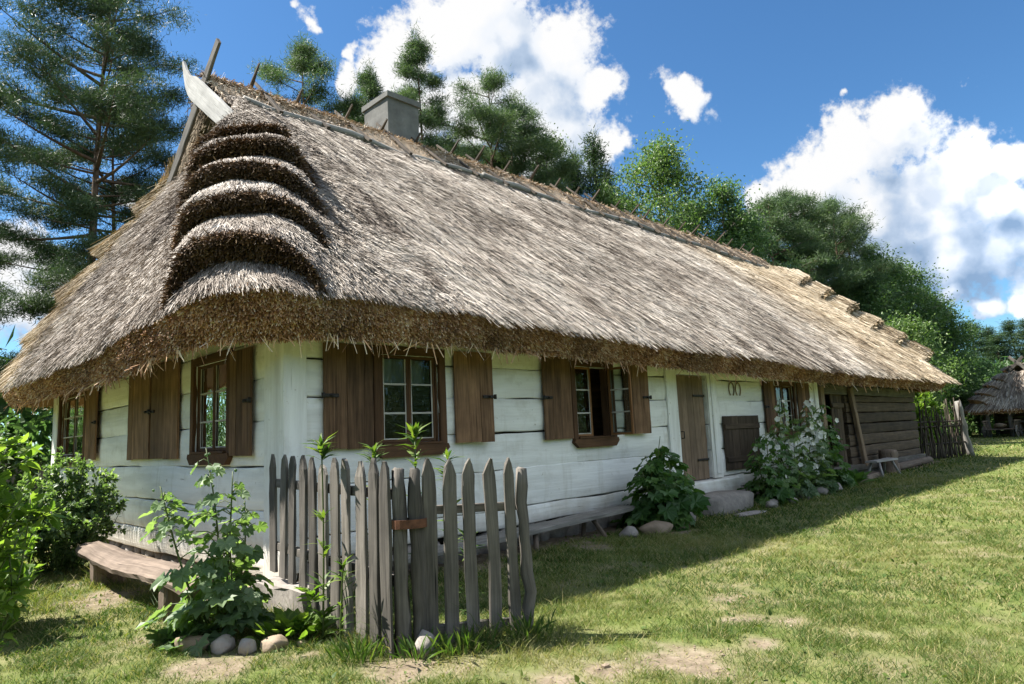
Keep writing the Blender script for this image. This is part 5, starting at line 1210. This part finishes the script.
# behind the ridge, left to right
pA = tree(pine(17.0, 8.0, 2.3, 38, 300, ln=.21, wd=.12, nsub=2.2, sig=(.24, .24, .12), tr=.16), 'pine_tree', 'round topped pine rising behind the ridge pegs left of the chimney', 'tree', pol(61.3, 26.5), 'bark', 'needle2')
pB = tree(pine(17.4, 6.0, 1.9, 46, 260, nsub=2.5, sig=(.19, .19, .12), ln=.20, wd=.12, prof='cone', tr=.14), 'pine_tree', 'narrow pointed pine rising highest just right of the chimney', 'tree', pol(52.4, 26), 'bark', 'needle2')
again(pB, 'slim open pine top between the round pine and the chimney', pol(56.6, 27), .95, 1.9, .955)
again(pA, 'low pine crown peeping over the ridge left beside the chimney', pol(58.8, 30), .95, 4.0, .93)
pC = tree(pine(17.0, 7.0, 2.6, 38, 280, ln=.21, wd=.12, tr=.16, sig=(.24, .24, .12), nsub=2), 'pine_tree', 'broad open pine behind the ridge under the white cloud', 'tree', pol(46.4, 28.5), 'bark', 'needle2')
again(pC, 'dark pine top showing low behind the ridge right of the pointed pine', pol(49.6, 29), .88, 2.2, .86)
again(pC, 'second open pine right of the broad one, leaning into the birch', pol(43.6, 30), .95, 3.6, .96)
tree(broad(15.6, 6.5, 1.9, 26, 5, 70, .13, .34, .12), 'birch_tree', 'pale green airy birch between the open pines and the dark spruces', 'tree', pol(41.0, 29.5), 'bark_grey', 'lf_birch')
sA = tree(pine(15.0, 3.0, 1.55, 62, 50, sig=(.22, .22, .14), ln=.26, wd=.18, prof='cone', tr=.13, nsub=5, up=.1), 'spruce_tree', 'dark narrow spruce with a sharp tip left of the bright aspen', 'tree', pol(37.2, 31), 'bark', 'spruce')
again(sA, 'spruce a little lower beside the birch, tip below its neighbour', pol(39.0, 31.5), 1.0, 2.0, .97)
again(sA, 'spruce hidden to the shoulder by the dark narrow one, right of it', pol(35.6, 33), .95, 4.0, .93)
aA = tree(broad(16.4, 5.5, 2.9, 34, 7, 85, .18, .42, .17), 'aspen_tree', 'big bright green aspen rising behind the middle of the ridge', 'tree', pol(32.2, 34), 'bark_grey', 'lf_aspen')
aB = tree(broad(14.6, 4.5, 2.3, 28, 7, 85, .18, .42, .15), 'alder_tree', 'darker broad leaved tree right of the bright aspen', 'tree', pol(27.2, 36), 'bark_grey', 'lf_alder')
again(aA, 'smaller bright aspen growing in front of the spruces', pol(35.8, 30), .72, 2.0, .79)
again(aB, 'dark broad leaved tree between the aspen and the tree right of it', pol(29.6, 37), 1.0, 1.0, .98)
again(aB, 'last broad leaved tree of the clump, next to the pines on the right', pol(25.1, 37), .9, 3.0, .9)
again(pC, 'low dark pine filling the line under the broad open pine', pol(47.8, 32), .95, 5.1, .90)
again(pC, 'dense pine low between the second open pine and the birch', pol(42.3, 33), 1.0, .7, .95)
again(aB, 'broad leaved tree low behind the birch and the spruces', pol(39.6, 34), .8, 4.4, .84)
again(aB, 'broad leaved tree low behind the broad open pine', pol(45.0, 34), .95, 2.4, 1.04)
again(aB, 'broad leaved tree low behind the chimney and the pointed pine', pol(51.5, 34), .95, 1.1, 1.10)
# the wood on the right: pines, then dark broad leaved edge
WG = 'trees of the wood right of the ridge end'
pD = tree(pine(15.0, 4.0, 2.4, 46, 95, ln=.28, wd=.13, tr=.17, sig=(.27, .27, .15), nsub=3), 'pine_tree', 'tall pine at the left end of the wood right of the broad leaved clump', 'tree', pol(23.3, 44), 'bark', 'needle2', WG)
wood_ = [(24.3, 45, 1.0, .93, 0, 'pale slender pine close to the broad leaved clump'), (21.8, 46, 1.05, 1.06, 2, 'second pine from the left in the row of the wood'), (20.2, 47, 1.1, 1.04, 4, 'dense pine third in the row of the wood'), (18.9, 50, 1.1, 1.07, 1, 'dark pine in the middle of the wood, above the stepped roof corner'), (17.6, 52, 1.15, 1.03, 3, 'round pine right above the first straw step of the far roof corner'), (22.5, 52, 1.05, 1.15, 5, 'pine deep in the wood showing between the first two'), (19.5, 56, 1.1, 1.15, 2.6, 'pine deep in the wood behind the dense one')]
for az, d, s, sz, rz, lab in wood_: again(pD, lab, pol(az, d), s, rz, sz, WG)
bD = tree(broad(13.2, 1.2, 3.0, 40, 7, 80, .21, .46, .17), 'alder_tree', 'dark green round tree on the wood edge above the straw steps', 'tree', pol(16.0, 53), 'bark_grey', 'lf_alder', WG)
edge_ = [(19.0, 46, .8, .62, 1, 'low leafy tree under the pines close to the ridge end'), (17.0, 48, .9, .78, 2, 'leafy tree just over the second straw step'), (14.6, 55, 1.0, .96, 3, 'leafy tree where the wood begins to fall away to the right'), (13.3, 58, .95, .86, 4, 'leafy tree right of the last straw step'), (12.1, 60, .9, .74, 5, 'leafy tree on the falling edge above the wattle fence'), (21.0, 44, .8, .72, 0, 'low leafy tree at the foot of the second pine')]
for az, d, s, sz, rz, lab in edge_: again(bD, lab, pol(az, d), s, rz, sz, WG)
lD = tree(broad(6.5, .4, 2.4, 30, 7, 110, .17, .45, .12), 'willow_bush', 'bright green rounded bush tree right behind the eave end of the cottage', 'tree', pol(14.9, 42), 'bark_grey', 'lf_aspen')
again(lD, 'lighter leafy bush tree between the wattle fence and the far shelter', pol(13.2, 60), 1.0, 2, .95); again(lD, 'leafy bush tree hidden low behind the last straw steps', pol(16.4, 46), 1.0, 3, 1.0); again(lD, 'small leafy bush tree left behind the far shelter', pol(11.2, 72), 1.1, 4, .95)
FG_ = 'spruces of the far wood edge behind the shelter'
for k, (az, d, sz, lab) in enumerate([(10.9, 78, .62, 'spruce on the far edge where leafy trees end'), (9.9, 84, .62, 'spruce left of the gap in the far wood edge'), (9.1, 82, .56, 'small spruce in the gap of the far wood edge'), (8.3, 86, .66, 'spruce right over the shelter gable'), (7.6, 84, .64, 'spruce on the far edge at the right border'), (6.8, 85, .68, 'spruce just beyond the right border of the far edge'), (5.6, 86, .66, 'spruce farthest right of the far edge')]):
    again(sA, lab, pol(az, d), 1.6, k * 1.3, sz * 1.08, FG_)
# undergrowth that reads as one dark mass at the foot of the wood
mb = MB(); n = 42000; az = np.radians(rng.uniform(-8, 27, n)); d = rng.uniform(62, 92, n) - 14 * np.clip((az - .24) / .24, 0, 1)
hh = 3.6 + 3.2 * fbm(np.stack([az * 40, d * .1], 1), 1.0, 3, 3) + 3 * np.clip((az - .17) / .2, 0, 1); z = rng.uniform(0, 1, n) ** .8 * hh
P = np.stack([np.cos(az) * d, np.sin(az) * d, z], 1); leaves(mb, P, rdir(n), rng.normal(size=(n, 3)) + [0, 0, .6], rng.uniform(.35, .8, n), QD, rng.beta(2, 2.5, n) * .8)
tag(mb.build('undergrowth', M['lf_alder']), 'dark green undergrowth closing the far edge of the meadow under the wood', 'undergrowth', kind='stuff')

# the same kind of growth closes the meadow on the camera's side (the windows mirror it)
mb = MB(); n = 46000; az = np.radians(rng.uniform(60, 345, n)); d = rng.uniform(29, 42, n); hh = 3.5 + 3.5 * fbm(np.stack([az * 22, d * .06], 1), 1.0, 13, 3); hh = np.where(az > math.radians(100), hh * 1.3, hh); z = rng.uniform(0, 1, n) ** .8 * hh
P = np.stack([np.cos(az) * d, np.sin(az) * d, z], 1); leaves(mb, P, rdir(n), rng.normal(size=(n, 3)) + [0, 0, .6], rng.uniform(.4, 1.0, n), QD, rng.beta(2, 2.5, n) * .8)
tag(mb.build('woodland', M['lf_alder']), 'leafy woodland edge across the meadow that the window panes mirror', 'woodland', kind='stuff')
